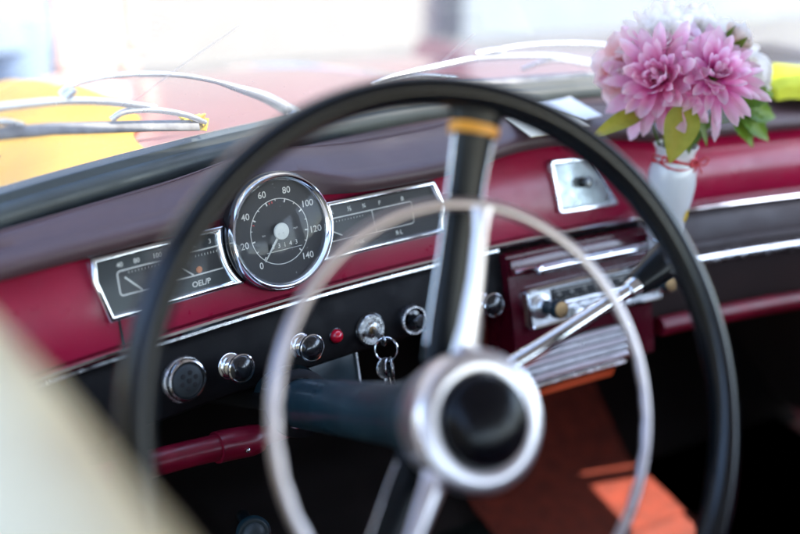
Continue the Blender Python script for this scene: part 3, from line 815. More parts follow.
# ============================================================ KEYS
kr = thing('key_bunch', 'ignition key in the lock with split ring and dangling keys', 'keys', tuple(S(.095, -.17, .01)))
o, t, u, n = knob_frame(IGX, IGH)
k0 = o + n*.006; k1 = k0 + n*.022 - t*.004 - u*.006
bm = BM()
kd = (k1-k0).normalized(); ka, kb, _ = frame_from(kd, u)
box(bm, k0.lerp(k1, .5), (.0062, .0018, (k1-k0).length), Matrix((ka, kb, kd)).transposed(), .0005)
lathe(bm, [(0, -.0011), (.0056, -.0011), (.0062, 0), (.0056, .0011), (0, .0011)], k1+kd*.004, ka, kd, kb, 24)
obj('ignition_key', bm, M['pitted'], kr)
rc = k1 + kd*.007 - u*.0085 + t*.001
bm = BM(); ru = (u*.95+t*.2).normalized(); rw = (n*.55+t*.85); rw = (rw-ru*rw.dot(ru)).normalized()
tube(bm, [rc + .0115*(math.cos(a)*ru*1.05+math.sin(a)*rw) for a in (2*PI*k/40 for k in range(40))], .0009, 8, closed=True)
tube(bm, [rc + (ru.cross(rw))*.0016 + .0113*(math.cos(a)*ru*1.05+math.sin(a)*rw) for a in (2*PI*k/40 for k in range(40))], .0008, 8, closed=True)
obj('split_ring', bm, M['chrome'], kr)
for i, (dx, ro, ln, m) in enumerate(((-.003, .10, .012, 'pitted'), (.0045, .6, .014, 'old_chrome'), (.009, 1.0, .012, 'pitted'))):
    top = rc - ru*.0100 + t*(dx*.5-.001) + n*.002*i
    kn_ = (n*math.cos(ro)+t*math.sin(ro)).normalized(); dn = (-u + t*(.05*i)).normalized(); dn = (dn-kn_*dn.dot(kn_)).normalized(); sd = dn.cross(kn_)
    c = top + dn*.0085
    bm = BM(); lathe(bm, [(.0, -.0010), (.0104, -.0010), (.0109, 0), (.0104, .0010), (.0088, .0010), (.0086, .0006), (.0, .0006)], c, dn, sd, kn_, 30)
    box(bm, c+dn*(.009+ln*.35), (.0058, .0014, ln*.7), Matrix((sd, kn_, dn)).transposed(), .0004)
    obj('spare_key', bm, M[m], kr)

# ============================================================ VASE AND FLOWERS
VC = V(.4690, -.040, -.082)
vz = thing('bud_vase', 'white china bud vase with red ribbon tied round its neck', 'vase', tuple(VC))
bm = BM(); ux, uy, uz = V(1, 0, 0), V(0, 1, 0), V(0, 0, 1)
lathe(bm, [(0, 0), (.0150, 0), (.0165, .002), (.0180, .012), (.0225, .040), (.0262, .068), (.0278, .086), (.0268, .100), (.0238, .110), (.0215, .116), (.0218, .122), (.0242, .1285), (.0250, .1305), (.0238, .1310), (.0210, .122), (.0200, .114), (.018, .08), (0, .078)], VC, ux, uy, uz, 48)
vb = obj('vase_body', bm, M['white_china'], vz)
# cord round the neck with a small bow
bm = BM()
for dz, ph in ((0, 0), (.004, 1.1), (-.003, 2.3)):
    tube(bm, [VC + V((.0238+.0006*math.sin(3*a+ph))*math.cos(a), (.0238+.0006*math.sin(3*a+ph))*math.sin(a), .1135+dz+.0028*math.sin(2*a+ph)) for a in (2*PI*k/48 for k in range(48))], .0011, 7, closed=True)
bk = VC + V(.014, -.021, .1125)
for sx in (-1, 1):
    tube(bm, spline([bk, bk+V(sx*.008, -.004, .007), bk+V(sx*.014, -.004, .004), bk+V(sx*.009, -.004, -.002), bk], 6), .0012, 7)
    tube(bm, spline([bk, bk+V(sx*.004, -.003, -.006), bk+V(sx*.009, -.001, -.013)], 6), .0011, 7)
bk2 = VC + V(-.021, -.010, .118)
tube(bm, spline([bk2, bk2+V(-.008, -.003, .006), bk2+V(-.012, -.003, .000), bk2+V(-.004, -.003, -.006), bk2+V(.002, -.003, -.010)], 6), .0012, 7)
obj('ribbon', bm, M['ribbon'], vb)
# yellow flower motif near the foot
bm = BM(); 
for k in range(5):
    a0 = -1.20 + .1*math.cos(k*1.256); z0 = .050 + .0045*math.sin(k*1.256)
    def vp(a, z, e=.0004):
        r_ = .0238 + (z-.050)*.13 + e; return VC + V(r_*math.cos(a), r_*math.sin(a), z)
    c0 = [(a0+.11*math.cos(b), z0+.0040*math.sin(b)) for b in (2*PI*j/10 for j in range(10))]
    bm.faces.new([bm.verts.new(vp(a, z, .0005+.00005*k)) for a, z in c0])
obj('painted_flower', bm, M['yellow'], vb)
# chrome ring bracket that holds the vase against the dash
bm = BM(); tube(bm, [VC + V(.0195*math.cos(a), .0195*math.sin(a), .020) for a in (2*PI*k/36 for k in range(36))], .0014, 8, closed=True)
tube(bm, [VC + V(.004, .019, .020), S(.475, -.060, .004)], .0016, 8); obj('holder_ring', bm, M['chrome'], vz)

def petal(bm, base, d, nrm, L, W, cup=.25, bend=.3, lay=None, n=9, m=4, shape=.75, tipw=0., ruf=0, fold=0):
    """one petal: from base along d, curling towards nrm"""
    d = d.normalized(); nrm = (nrm - d*nrm.dot(d)).normalized(); s = d.cross(nrm)
    rows = []; ph = random.random()*9
    for i in range(n+1):
        tt = i/n
        w = W*(.22+.78*min(1, tt/.62)**.8 if tt < .62 else math.sqrt(max(0, 1-((tt-.62)/.385)**2)*.97+.03*(1-tt)))
        if i == n: w = W*.10
        p = base + d*L*(tt - .12*bend*tt*tt) + nrm*(bend*L*(tt*tt)*.6)
        row = []
        for j in range(-m//2, m//2+1):
            q = j/(m/2)
            row.append((p + s*w*q + nrm*(cup*w*(q*q) - fold*w*abs(q)) + nrm*ruf*W*.2*math.sin(ph+tt*7+q*3)*abs(q), tt))
        rows.append(row)
    vs = [[None]*len(rows[0]) for _ in rows]
    for i, r_ in enumerate(rows):
        for j, (p, tt) in enumerate(r_):
            v = bm.verts.new(p); v[lay] = tt; vs[i][j] = v
    for i in range(len(vs)-1):
        for j in range(len(vs[0])-1): bm.faces.new((vs[i][j], vs[i][j+1], vs[i+1][j+1], vs[i+1][j]))

def flower_head(c, ax, layers, rnd, cupf=.35):
    """layers: (count, polar angle deg from axis, length, half width, bend)"""
    bm = BM(); lay = bm.verts.layers.float.new('pt')
    u, w, a = frame_from(ax)
    for li, (cnt, pol, L, W, bend) in enumerate(layers):
        off = rnd.random()*6
        for k in range(cnt):
            th = off + 2*PI*(k + .35*(rnd.random()-.5))/cnt; po = R(pol + (rnd.random()-.5)*16)
            e = u*math.cos(th) + w*math.sin(th)
            d = a*math.cos(po) + e*math.sin(po)
            nr = a*math.sin(po) - e*math.cos(po)
            base = c + e*.004*min(1, pol/60) - a*.010*(pol/90)
            sw_ = (u*rnd.uniform(-1, 1)+w*rnd.uniform(-1, 1))*.16
            petal(bm, base, d+sw_, nr, L*(.80+.40*rnd.random()), W*(.75+.45*rnd.random()), cupf*(.3+1.5*rnd.random()), bend+(rnd.random()-.5)*.6, lay, ruf=.9)
    return bm

MOUTH = VC + V(0, 0, .124)
def stem_to(c, parent, ax, r=.0016, mat='leaf'):
    bm = BM(); a = c - ax*.010
    m0 = MOUTH + V(random.uniform(-.010, .010), random.uniform(-.010, .010), -.03)
    pts = spline([m0, m0.lerp(a, .35)+V(0, 0, .004), a - ax*.012, a], 5)
    tube(bm, pts, r, 8)
    lathe(bm, [(.0016, -.020), (.006, -.012), (.008, -.006), (.006, -.001)], c, *frame_from(ax)[:2], ax, 12)
    lay = bm.verts.layers.float.new('pt')
    for v in bm.verts: v[lay] = .4
    obj('stem', bm, M[mat], parent)

def leaf(bm, base, d, nrm, L, W, lay, serr=0, bend=.3, fold=.45, n=14):
    d = d.normalized(); nrm = (nrm - d*nrm.dot(d)).normalized(); s = d.cross(nrm); vs = []
    ph = random.random()*5
    for i in range(n+1):
        tt = i/n; w = W*math.sin(PI*min(1, (tt*.98+.02)**.72))**.85
        if serr: w *= 1 + serr*(1 if i % 2 else -1)
        p = base + d*L*tt + nrm*(-bend*L*tt*tt*.5)
        row = []
        for q in (-1, -.5, 0, .5, 1):
            v = bm.verts.new(p + s*w*q + nrm*(fold*w*abs(q) + .06*W*math.sin(ph+tt*9+q*2))); v[lay] = min(1, .25+.5*tt+.25*(1-abs(q))); row.append(v)
        vs.append(row)
    for a, b in zip(vs[:-1], vs[1:]):
        for j in range(4): bm.faces.new((a[j], a[j+1], b[j+1], b[j]))

CAMP = V(-.3153, -.8014, .3449)
rnd = random.Random(3)
DAHL = [(7, 10, .015, .0028, .6), (11, 24, .021, .0036, .55), (14, 38, .027, .0044, .5), (16, 54, .034, .0050, .4), (17, 70, .041, .0057, .2), (17, 88, .046, .0060, 0), (12, 108, .048, .0060, -.2)]
def dahlia(name, label, c, ax, mat, layers=DAHL, seed=1, scale=1., cat='flower', cupf=.35):
    r_ = random.Random(seed); ax = ax.normalized()
    f = thing(name, label, cat, tuple(MOUTH), 'flowers in the white bud vase')
    bm = flower_head(c, ax, [(n_, p_, L*scale, W*scale, b) for n_, p_, L, W, b in layers], r_, cupf)
    obj('petals', bm, M[mat], f, recalc=False)
    stem_to(c, f, ax)
    return f
def tocam(c): return (CAMP - c).normalized()
c1 = V(.425, -.042, .129); c2 = V(.468, -.082, .139)
f1 = dahlia('pink_dahlia', 'pink dahlia with drooping petals, on the left above the yellow green leaf', c1, tocam(c1)+V(-.50, 0, .30), 'pinkpet2', seed=5, scale=1.28)
f2 = dahlia('pink_dahlia', 'lilac pink dahlia in front, below the white rosebud', c2, tocam(c2)+V(.32, 0, .40), 'pinkpet', seed=9, scale=1.12)
c3 = V(.446, -.015, .166); MUM = [(9, 15, .015, .0034, .5), (13, 32, .020, .0040, .4), (16, 50, .024, .0044, .3), (18, 70, .027, .0050, .15), (18, 92, .027, .0052, 0)]
f3 = dahlia('white_chrysanthemum', 'white many petalled flower at the top left of the bunch', c3, tocam(c3)+V(-.2, 0, .5), 'whitepet', MUM, 11, 1.5)
c3b = V(.500, -.010, .166)
f3b = dahlia('white_chrysanthemum', 'white many petalled flower behind, at the top beside the rosebud', c3b, tocam(c3b)+V(.1, .1, .7), 'whitepet', MUM, 12, 1.45)
c4 = V(.470, -.036, .152)
f4 = dahlia('pale_pink_flower', 'pale pink flower in the middle between white and pink blooms', c4, tocam(c4)+V(0, 0, .6), 'palepink', MUM, 13, 1.2)
ROSE = [(3, 8, .016, .008, .75), (4, 20, .019, .010, .7), (5, 36, .022, .0125, .55), (6, 56, .025, .014, .4), (6, 78, .026, .015, .15)]
ROSE2 = [(4, 8, .018, .008, .75), (6, 24, .022, .010, .7), (8, 42, .026, .0115, .5), (9, 62, .030, .0120, .3), (9, 84, .032, .0125, .05)]
c5 = V(.424, .004, .128)
f5 = dahlia('peach_rose', 'peach pink rose at the left edge of the bunch', c5, tocam(c5)+V(-.7, 0, .05), 'peachpet', ROSE2, 14, 1.25, cupf=.5)
c6 = V(.570, -.030, .118)
f6 = dahlia('white_rose', 'white rose at the right edge beside the dark leaves', c6, tocam(c6)+V(.8, 0, .15), 'whitepet', ROSE, 15, 1.35, cupf=.5)
# rosebud with green sepals
c7 = V(.520, -.052, .1610)
f7 = thing('rosebud', 'half open white rosebud with green sepals at the top right', 'flower', tuple(MOUTH), 'flowers in the white bud vase')
ax7 = (tocam(c7)*.35 + V(.6, 0, .45)).normalized()
bm = flower_head(c7 - ax7*.006, ax7, [(3, 6, .022, .010, .5), (4, 16, .026, .0135, .6), (5, 30, .029, .016, .62)], random.Random(4), .6); obj('petals', bm, M['budpet'], f7, recalc=False)
bm = BM(); lay = bm.verts.layers.float.new('pt'); u7, w7, _ = frame_from(ax7)
for k in range(5):
    e = u7*math.cos(k*1.256+.4)+w7*math.sin(k*1.256+.4); leaf(bm, c7-ax7*.014+e*.002, ax7*.75+e*.6, e-ax7*.6, .032, .0065, lay, bend=.5)
obj('sepals', bm, M['leaf'], f7, recalc=False); stem_to(c7-ax7*.006, f7, ax7)
# leaves
def sprig(name, label, specs, mat, serr=0):
    f = thing(name, label, 'leaf', tuple(MOUTH), 'leaves in the bouquet')
    for base, tip, W, nr in specs:
        base = V(*base); tip = V(*tip); bm = BM(); lay = bm.verts.layers.float.new('pt')
        leaf(bm, base, tip-base, V(*nr), (tip-base).length, W, lay, serr)
        obj('leaf_blade', bm, M[mat], f, recalc=False)
    bm = BM(); lay = bm.verts.layers.float.new('pt')
    for base, tip, W, nr in specs: tube(bm, spline([MOUTH+V(random.uniform(-.008, .008), random.uniform(-.008, .008), -.025), (MOUTH.lerp(V(*base), .5))+V(0, 0, .006), V(*base)], 5), .0012, 7)
    for v in bm.verts: v[lay] = .4
    obj('stalk', bm, M[mat], f)
sprig('yellow_leaf', 'broad yellow green leaf hanging below the left pink dahlia', [((.440, -.072, .106), (.417, -.088, .048), .0190, (-.5, -.8, .3))], 'leaf_yel')
sprig('pale_leaf', 'pale yellow green pointed leaf reaching out left over the dash', [((.420, -.030, .088), (.338, -.048, .080), .0110, (0, -.5, .8))], 'leaf_yel')
sprig('green_leaf', 'olive green leaf drooping over the vase mouth', [((.468, -.055, .090), (.487, -.075, .056), .0085, (.2, -.7, .5)), ((.462, -.055, .088), (.452, -.080, .052), .0075, (-.2, -.7, .5))], 'leaf')
sprig('dark_leaf_sprig', 'sprig of dark green toothed leaves at the right of the bouquet',
      [((.548, -.050, .092), (.596, -.060, .104), .013, (-.2, -.7, .6)), ((.548, -.052, .086), (.602, -.066, .076), .015, (-.1, -.8, .5)), ((.545, -.054, .080), (.588, -.075, .050), .014, (0, -.8, .4)), ((.538, -.054, .074), (.560, -.075, .046), .012, (0, -.8, .4)), ((.542, -.05, .09), (.578, -.062, .112), .011, (-.2, -.8, .5))], 'leaf_dark', .10)

# cards lying on the dash top
def card(name, label, q, mat, z0, m2=None):
    bm = BM(); pts = [V(x, y, z0+dz) for x, y, dz in q]
    loft(bm, [pts, [p+V(0, 0, .0012) for p in pts]], closed=True, cap=True)
    return obj(name, bm, mat, label=label, cat='card')
card('paper_card', 'cream card with dark edge lying on the dashboard top behind the wheel', [(.316, .084, 0), (.288, -.006, .002), (.374, .002, .002), (.400, .090, 0)], M['paper'], .0675)
card('paper_card', 'white slip of paper on the dashboard top beside the flowers', [(.372, .106, 0), (.384, .020, .002), (.412, .026, .002), (.440, .120, 0)], M['paper_white'], .0705)

# ============================================================ WINDSCREEN, SEAL, WIPERS
wsn = thing('windscreen', 'curved dusty windscreen with dark rubber seal and fine scratches', 'windscreen', (.43, .18, .06))
bm = BM(); loft(bm, [[WS(X, s) for s in (0, .1, .2, .3, .425)] for X in frange(-.37, 1.20, 40)]); gl = obj('glass_pane', bm, M['glass'], wsn)
bm = BM(); rows = []
for X in frange(-.40, 1.22, 90):
    y = Yw(X); rows.append([V(X, y+.016, .066), V(X, y+.012, .078), V(X, y+.004, .083), V(X, y-.006, .080), V(X, y-.010, .0745), V(X, y-.0145, .0735), V(X, y-.0195, .068), V(X, y-.021, .060), V(X, y-.018, .050), V(X, y+.010, .050)])
loft(bm, rows, closed=True, cap=True); obj('rubber_seal', bm, M['rubber'], wsn)
bm = BM(); rows = []
for X in frange(-.40, 1.22, 80):
    y = Yw(X); rows.append([V(X, y+a, .0835+b) for a, b in ((.016, -.006), (.013, -.003), (.010, -.0015), (.007, -.001), (.008, -.004))])
loft(bm, rows, closed=True, cap=True); obj('bright_moulding', bm, M['chrome'], wsn)
for pp in (((-.034, .1666), (-.080, .131), (-.1283, .0908)), ((.2805, .1117), (.262, .083), (.2481, .0545))):
    bm = BM(); tube(bm, spline([WS(x, s, -.0004) for x, s in pp], 6), .00045, 5); obj('scratch', bm, M['scratch'], gl)

wp1 = thing('windscreen_wiper', 'silver wiper resting low on the glass, yellow scrap at its tip', 'wiper', tuple(WS(.084, -.03, .02)), 'windscreen wipers')
def wpts(l, o): return [WS(x, s, o) for x, s in l]
armL = [(.084, -.012), (.0376, .0276), (-.0051, .0542), (-.0400, .0745), (-.0783, .0912), (-.1150, .1015), (-.1483, .1066), (-.1793, .1052), (-.1901, .096)]
bm = BM(); pts = spline(wpts(armL, .018), 6); tube(bm, pts, lambda s: .0085-.0060*min(1, s/.35) if s < .35 else .0025, 12, ratio=.8)
lathe(bm, [(.012, -.02), (.012, .006), (.008, .012), (0, .014)], WS(.090, -.018, .006), V(1, 0, 0), V(0, math.sin(TA), -math.cos(TA)).cross(V(1, 0, 0)), V(0, math.sin(TA), math.cos(TA)), 20)
obj('wiper_arm', bm, M['steel'], wp1)
bm = BM(); tube(bm, spline(wpts([(-.310, .100), (-.2548, .1049), (-.22, .1015), (-.1875, .0952), (-.1465, .0815), (-.1001, .0593)], .011), 5), .0034, 10, ratio=.7)
tube(bm, spline(wpts([(-.145, .0596), (-.131, .0668), (-.1001, .0593), (-.0657, .0418), (-.0396, .0215)], .0085), 5), .0029, 10, ratio=.7)
tube(bm, spline(wpts([(-.300, .098), (-.262, .0955), (-.2379, .089), (-.2232, .0793)], .0085), 5), .0029, 10, ratio=.7)
tube(bm, spline(wpts([(-.1793, .1052), (-.1875, .0952)], .013), 4), .0032, 10)
obj('blade_frame', bm, M['steel'], wp1)
bm = BM(); pp = [(-.310, .086), (-.2559, .0826), (-.2, .0703), (-.1542, .0560), (-.10, .0400), (-.050, .0245)]
rows = [[WS(x, s, o) + V(0, 0, dz) for o, dz in ((.0005, .0), (.0010, .0030), (.0045, .0045), (.0085, .0030), (.0085, -.0030), (.0045, -.0045), (.0010, -.0012))] for x, s in pp]
loft(bm, rows, closed=True, cap=True); obj('wiper_blade', bm, M['wrubber'], wp1)
bm = BM()
for k in range(9):
    c = WS(-.0660+.0030*k, .0285-.0010*k, .010)+V(0, 0, .001*random.uniform(-3, 3))
    e1_, e2_, e3_ = frame_from(V(random.uniform(-1, 1), random.uniform(-1, 1), random.uniform(-1, 1)))
    box(bm, c, (.013, .009, .0018), Matrix((e1_, e2_, e3_)).transposed(), .0006)
obj('yellow_scrap', bm, M['gold'], label='crumpled yellow scrap caught on the tip of the left wiper blade', cat='scrap')
wp2 = thing('windscreen_wiper', 'bright silver wiper with curved bow, on the far side behind the steering wheel', 'wiper', tuple(WS(.62, -.03, .02)), 'windscreen wipers')
bm = BM(); tube(bm, spline(wpts([(.1756, .0255), (.2048, .0357), (.2679, .0448), (.3254, .0500), (.4058, .0445), (.4571, .037), (.5216, .019)], .012), 5), .0034, 10, ratio=.8)
tube(bm, spline(wpts([(.4005, .0225), (.4268, .0326), (.4571, .035), (.5216, .0169)], .009), 5), .0029, 10, ratio=.7)
tube(bm, spline(wpts([(.1756, .0255), (.2346, .034), (.3008, .0196)], .009), 5), .0029, 10, ratio=.7)
obj('blade_frame', bm, M['steel'], wp2)
bm = BM(); tube(bm, spline(wpts([(.335, .0525), (.42, .056), (.52, .046), (.60, .022), (.68, -.012)], .020), 6), lambda s: .0024 if s < .6 else .0024+.005*(s-.6)/.4, 10)
lathe(bm, [(.012, -.02), (.012, .006), (.008, .012), (0, .014)], WS(.688, -.018, .006), V(1, 0, 0), V(0, math.cos(TA), -math.sin(TA)), V(0, math.sin(TA), math.cos(TA)), 20)
tube(bm, spline(wpts([(.318, .054), (.345, .056), (.36, .0545)], .016), 4), .0042, 10)
obj('wiper_arm', bm, M['steel'], wp2)
bm = BM(); pp = [(.170, .022), (.2193, .0172), (.3304, .0085), (.4261, .0052), (.5348, .001)]
rows = [[WS(x, s, o) + V(0, 0, dz) for o, dz in ((.0005, .0), (.0010, .0030), (.0045, .0045), (.0085, .0030), (.0085, -.0030), (.0045, -.0045), (.0010, -.0012))] for x, s in pp]
loft(bm, rows, closed=True, cap=True); obj('wiper_blade', bm, M['wrubber'], wp2)

# ============================================================ CAR BODY
bodyc = thing('saloon_car', 'crimson saloon body round the cabin with rust coloured carpet', 'car', (.38, -.6, -.80))
def slab(parent, name, mat, pts, th, d):
    bm = BM(); P = [V(*p) for p in pts]; loft(bm, [P, [p+V(*d)*th for p in P]], closed=True, cap=True); return obj(name, bm, mat, parent)
# roof with header
bm = BM(); rows = []
for X in frange(-.33, 1.09, 24):
    k_ = 1-((X-.38)/.71)**2; yf = Yw(X)-.425*math.cos(TA)
    rows.append([V(X, yf+.004, .405), V(X, yf-.02, .418+.02*k_), V(X, yf-.2, .43+.05*k_), V(X, -1.0, .44+.07*k_), V(X, -1.6, .41+.06*k_), V(X, -1.9, .33+.05*k_)])
loft(bm, rows); bmesh.ops.solidify(bm, geom=bm.faces[:], thickness=.03); obj('roof', bm, M['headliner'], bodyc)
for X, sx in ((-.335, -1), (1.095, 1)):
    y0 = Yw(X); bm = BM(); tube(bm, [V(X, y0+.01, .04), V(X, y0-.14, .24), V(X, y0-.27, .42)], .022, 12); obj('windscreen_pillar', bm, M['body_red'], bodyc)
    bm = BM(); box(bm, V(X, -1.18, .0), (.05, .12, .86), None, .01); obj('door_pillar', bm, M['body_red'], bodyc)
bm = BM(); loft(bm, [[V(X, .36, -.04), V(X, .40, -.35), V(X, .34, -.50), V(X, .16, -.62)] for X in (-.34, 0, .36, .7, 1.10)]); bmesh.ops.solidify(bm, geom=bm.faces[:], thickness=.02); obj('bulkhead', bm, M['firewall'], bodyc)
bm = BM(); loft(bm, [[V(x, y, z) for y, z in ((.345, -.20), (.365, -.35), (.315, -.49), (.195, -.595), (.05, -.612))] for x in frange(.385, .70, 8)]); obj('toe_carpet', bm, M['carpet'], bodyc)
bm = BM(); loft(bm, [[V(x, y, z+.004*noise.noise(V(x*8, y*8, 0))) for x, z in ((-.34, -.62), (.0, -.62), (.22, -.62), (.4, -.62), (.55, -.62), (.7, -.62), (1.10, -.62))] for y in frange(-1.9, .24, 24)])
obj('carpet', bm, M['carpet'], bodyc)
bm = BM(); box(bm, V(1.085, -.55, -.27), (.05, 1.3, .70), None, .015); box(bm, V(1.10, .14, -.27), (.05, .52, .64), None, .01); obj('passenger_side', bm, M['dark_brown'], bodyc)
bm = BM(); box(bm, V(-.345, .14, -.27), (.05, .52, .64), None, .01); obj('kick_panel', bm, M['firewall'], bodyc)
bm = BM(); box(bm, V(.38, -1.93, -.28), (1.42, .06, .76), None, .01); obj('rear_panel', bm, M['dark_brown'], bodyc)
for X in (-.345, 1.105): bm = BM(); box(bm, V(X, -1.58, -.27), (.05, .64, .74), None, .01); obj('quarter_panel', bm, M['dark_brown'], bodyc)
seat = thing('front_seat', 'dark maroon front bench seat behind the steering wheel', 'car seat', (.38, -.8, -.62))
bm = BM(); box(bm, V(.40, -.735, -.40), (1.20, .52, .26), None, .07, 4); obj('seat_cushion', bm, M['maroon'], seat)
bm = BM(); box(bm, V(.40, -1.06, -.20), (1.20, .16, .56), Matrix.Rotation(R(-12), 3, 'X'), .06, 4); obj('backrest', bm, M['maroon'], seat)
for X in (-.1, .9): bm = BM(); box(bm, V(X, -.74, -.575), (.06, .44, .09), None, .01); obj('seat_base', bm, M['seam'], seat)
# driver's door: near left, its window ledge in front of the lens
bm = BM(); rows = []
for i, y in enumerate(frange(-1.10, -.30, 44)):
    # the inner edge of the ledge, bowed in towards the seat
    d_ = max(0, y+.616); xi = -.2625 - .118*d_ - .20*d_*d_ + .09*min(.10, max(0, -.616-y)) + .0016*noise.noise(V(y*22, 0, 0))
    rows.append([V(xi-.045, y, -.60), V(xi-.030, y, -.05), V(xi-.006, y, .09), V(xi, y, .150), V(xi-.002, y, .174), V(xi-.010, y, .190), V(xi-.026, y, .200), V(xi-.052, y, .203), V(xi-.085, y, .197), V(xi-.105, y, .178), V(xi-.110, y, .08), V(xi-.112, y, -.60)])
loft(bm, rows, closed=True, cap=True); dr = obj('door', bm, M['cream'], bodyc, label='cream padded door ledge close to the lens at the lower left')
bm = BM(); tube(bm, [V(-.29, -.62, -.10), V(-.262, -.62, -.10), V(-.262, -.52, -.105)], .008, 10); obj('handle', bm, M['old_chrome'], dr)
# chrome tipped pull handle low under the dash, dark rubber mat
ph_ = thing('pull_handle', 'round grey knob of a pull handle under the dashboard', 'handle', (-.075, -.10, -.28))
pc = V(-.077, -.100, -.2560); pd = (CAMP-pc).normalized(); pd = (pd+V(0, -.3, .0)).normalized(); a_, b_, _ = frame_from(pd)
bm = BM(); lathe(bm, [(.006, -.14), (.006, -.012), (.012, -.010), (.0165, -.004), (.0170, .002), (.0150, .0055)], pc, a_, b_, pd, 28); k = obj('handle_stem', bm, M['col_black'], ph_)
bm = BM(); lathe(bm, [(.0150, .0050), (.0135, .0066), (.011, .0062), (.0095, .0085), (.004, .0105), (0, .0108)], pc, a_, b_, pd, 28); obj('handle_cap', bm, M['gauge'], k)
bm = BM(); rows = []
for y in frange(-.70, .20, 16): rows.append([V(-.26, y, -.610), V(.0, y, -.608), V(.445-.05*max(0, y), y, -.606)])
loft(bm, rows); bmesh.ops.solidify(bm, geom=bm.faces[:], thickness=.006)
obj('floor_mat', bm, M['mat'], label='dark green rubber mat on the driver floor under the steering wheel', cat='floor mat')

bm = BM(); loft(bm, [[V(x, y, -.607) for x in (.70, .88, 1.05)] for y in frange(-.75, .20, 10)]); bmesh.ops.solidify(bm, geom=bm.faces[:], thickness=.006)
obj('floor_mat', bm, M['black_panel'], label='black rubber mat on the passenger floor at the right', cat='floor mat')  # added dark sheet, its black stands in for shade in the footwell
# bonnet
bon = thing('car_bonnet', 'glossy crimson car bonnet sloping away beyond the windscreen', 'car bonnet', (.38, .9, -.25))
def zb(x, y): 
    q = y-.2; return .052 - .050*q - .100*q*q - .03*(x-.38)**2 - 2.2*max(0, abs(x-.38)-.5)**2
bm = BM(); rows = []
for y in frange(0, 1, 30):
    row = []
    for x in frange(-.36, 1.12, 36):
        y0 = max(Yw(x)+.03, .02); yy = y0 + (1.62 - .35*((x-.38)/.74)**2 - y0)*y
        row.append(V(x, yy, zb(x, yy)))
    rows.append(row)
rows.append([p+V(0, .03, -.10) for p in rows[-1]]); rows.append([p+V(0, -.01, -.25) for p in rows[-1]])
loft(bm, rows); obj('bonnet_panel', bm, M['body_red'], bon, angle=60)
bm = BM(); rows = []
for y in frange(0.26, 1.58, 20): rows.append([V(.38+dx, y, zb(.38, y)+dz) for dx, dz in ((-.006, -.001), (-.005, .004), (0, .006), (.005, .004), (.006, -.001))])
loft(bm, rows); obj('centre_strip', bm, M['chrome'], bon)
bm = BM(); rows = []
for i, a in enumerate(frange(0, 1, 30)):
    y = .085 + .62*a; row = []
    xr = -.105 + .055*math.sin(PI*min(1, a*1.1))**1.5 + .010*math.sin(a*17)
    for j, b in enumerate(frange(0, 1, 24)):
        x = -.345 + (xr+.345)*b
        e = min(1, b/.12, (1-b)/.10, a/.08, (1-a)/.08)
        row.append(V(x, y, zb(x, y) + .004 + e**.5*(.014 + .020*a + .008*math.sin(x*42+y*14) + .006*noise.noise(V(x*14, y*14, 2)))))
    rows.append(row)
loft(bm, rows); bmesh.ops.solidify(bm, geom=bm.faces[:], thickness=.003)
obj('folded_cloth', bm, M['ydress'], label='golden yellow cloth on the bonnet beyond the left wiper, far out of focus', cat='cloth')  # added sheet; its yellow stands in for a reflection in the paintwork
# wings either side
for sx, x0, x1 in ((-1, -.365, -.52), (1, 1.125, 1.28)):
    bm = BM(); rows = []
    for y in frange(-.02, 1.75, 24):
        z_ = -.135 - .03*y
        rows.append([V(x0, y, z_-.04), V(x0+(x1-x0)*.25, y, z_+.015), V(x0+(x1-x0)*.6, y, z_+.01), V(x1, y, z_-.06), V(x1, y, -.75)])
    loft(bm, rows); obj('wing', bm, M['body_red'], bodyc)
bm = BM(); box(bm, V(.38, 1.66, -.46), (1.5, .10, .42), None, .04, 3); obj('nose_panel', bm, M['body_red'], bodyc)

# ============================================================ OUTSIDE
gz = -.95
bm = BM(); loft(bm, [[V(x, y, gz) for x in frange(-60, 60, 12)] for y in frange(-60, 60, 12)]); obj('ground', bm, M['paving'], kind='structure')

def skin_mesh(verts, edges, radii, sub=2, root=0):
    me = bpy.data.meshes.new('body'); me.from_pydata([tuple(v) for v in verts], edges, [])
    o = bpy.data.objects.new('body', me); C.objects.link(o)
    md = o.modifiers.new('s', 'SKIN'); md.use_smooth_shade = True
    for i, r_ in enumerate(radii): me.skin_vertices[0].data[i].radius = (r_, r_) if not isinstance(r_, tuple) else r_
    me.skin_vertices[0].data[root].use_root = True
    o.modifiers.new('u', 'SUBSURF').levels = sub
    dg = bpy.context.evaluated_depsgraph_get(); m2 = bpy.data.meshes.new_from_object(o.evaluated_get(dg))
    bpy.data.objects.remove(o); bm = BM(); bm.from_mesh(m2); bpy.data.meshes.remove(m2); return bm

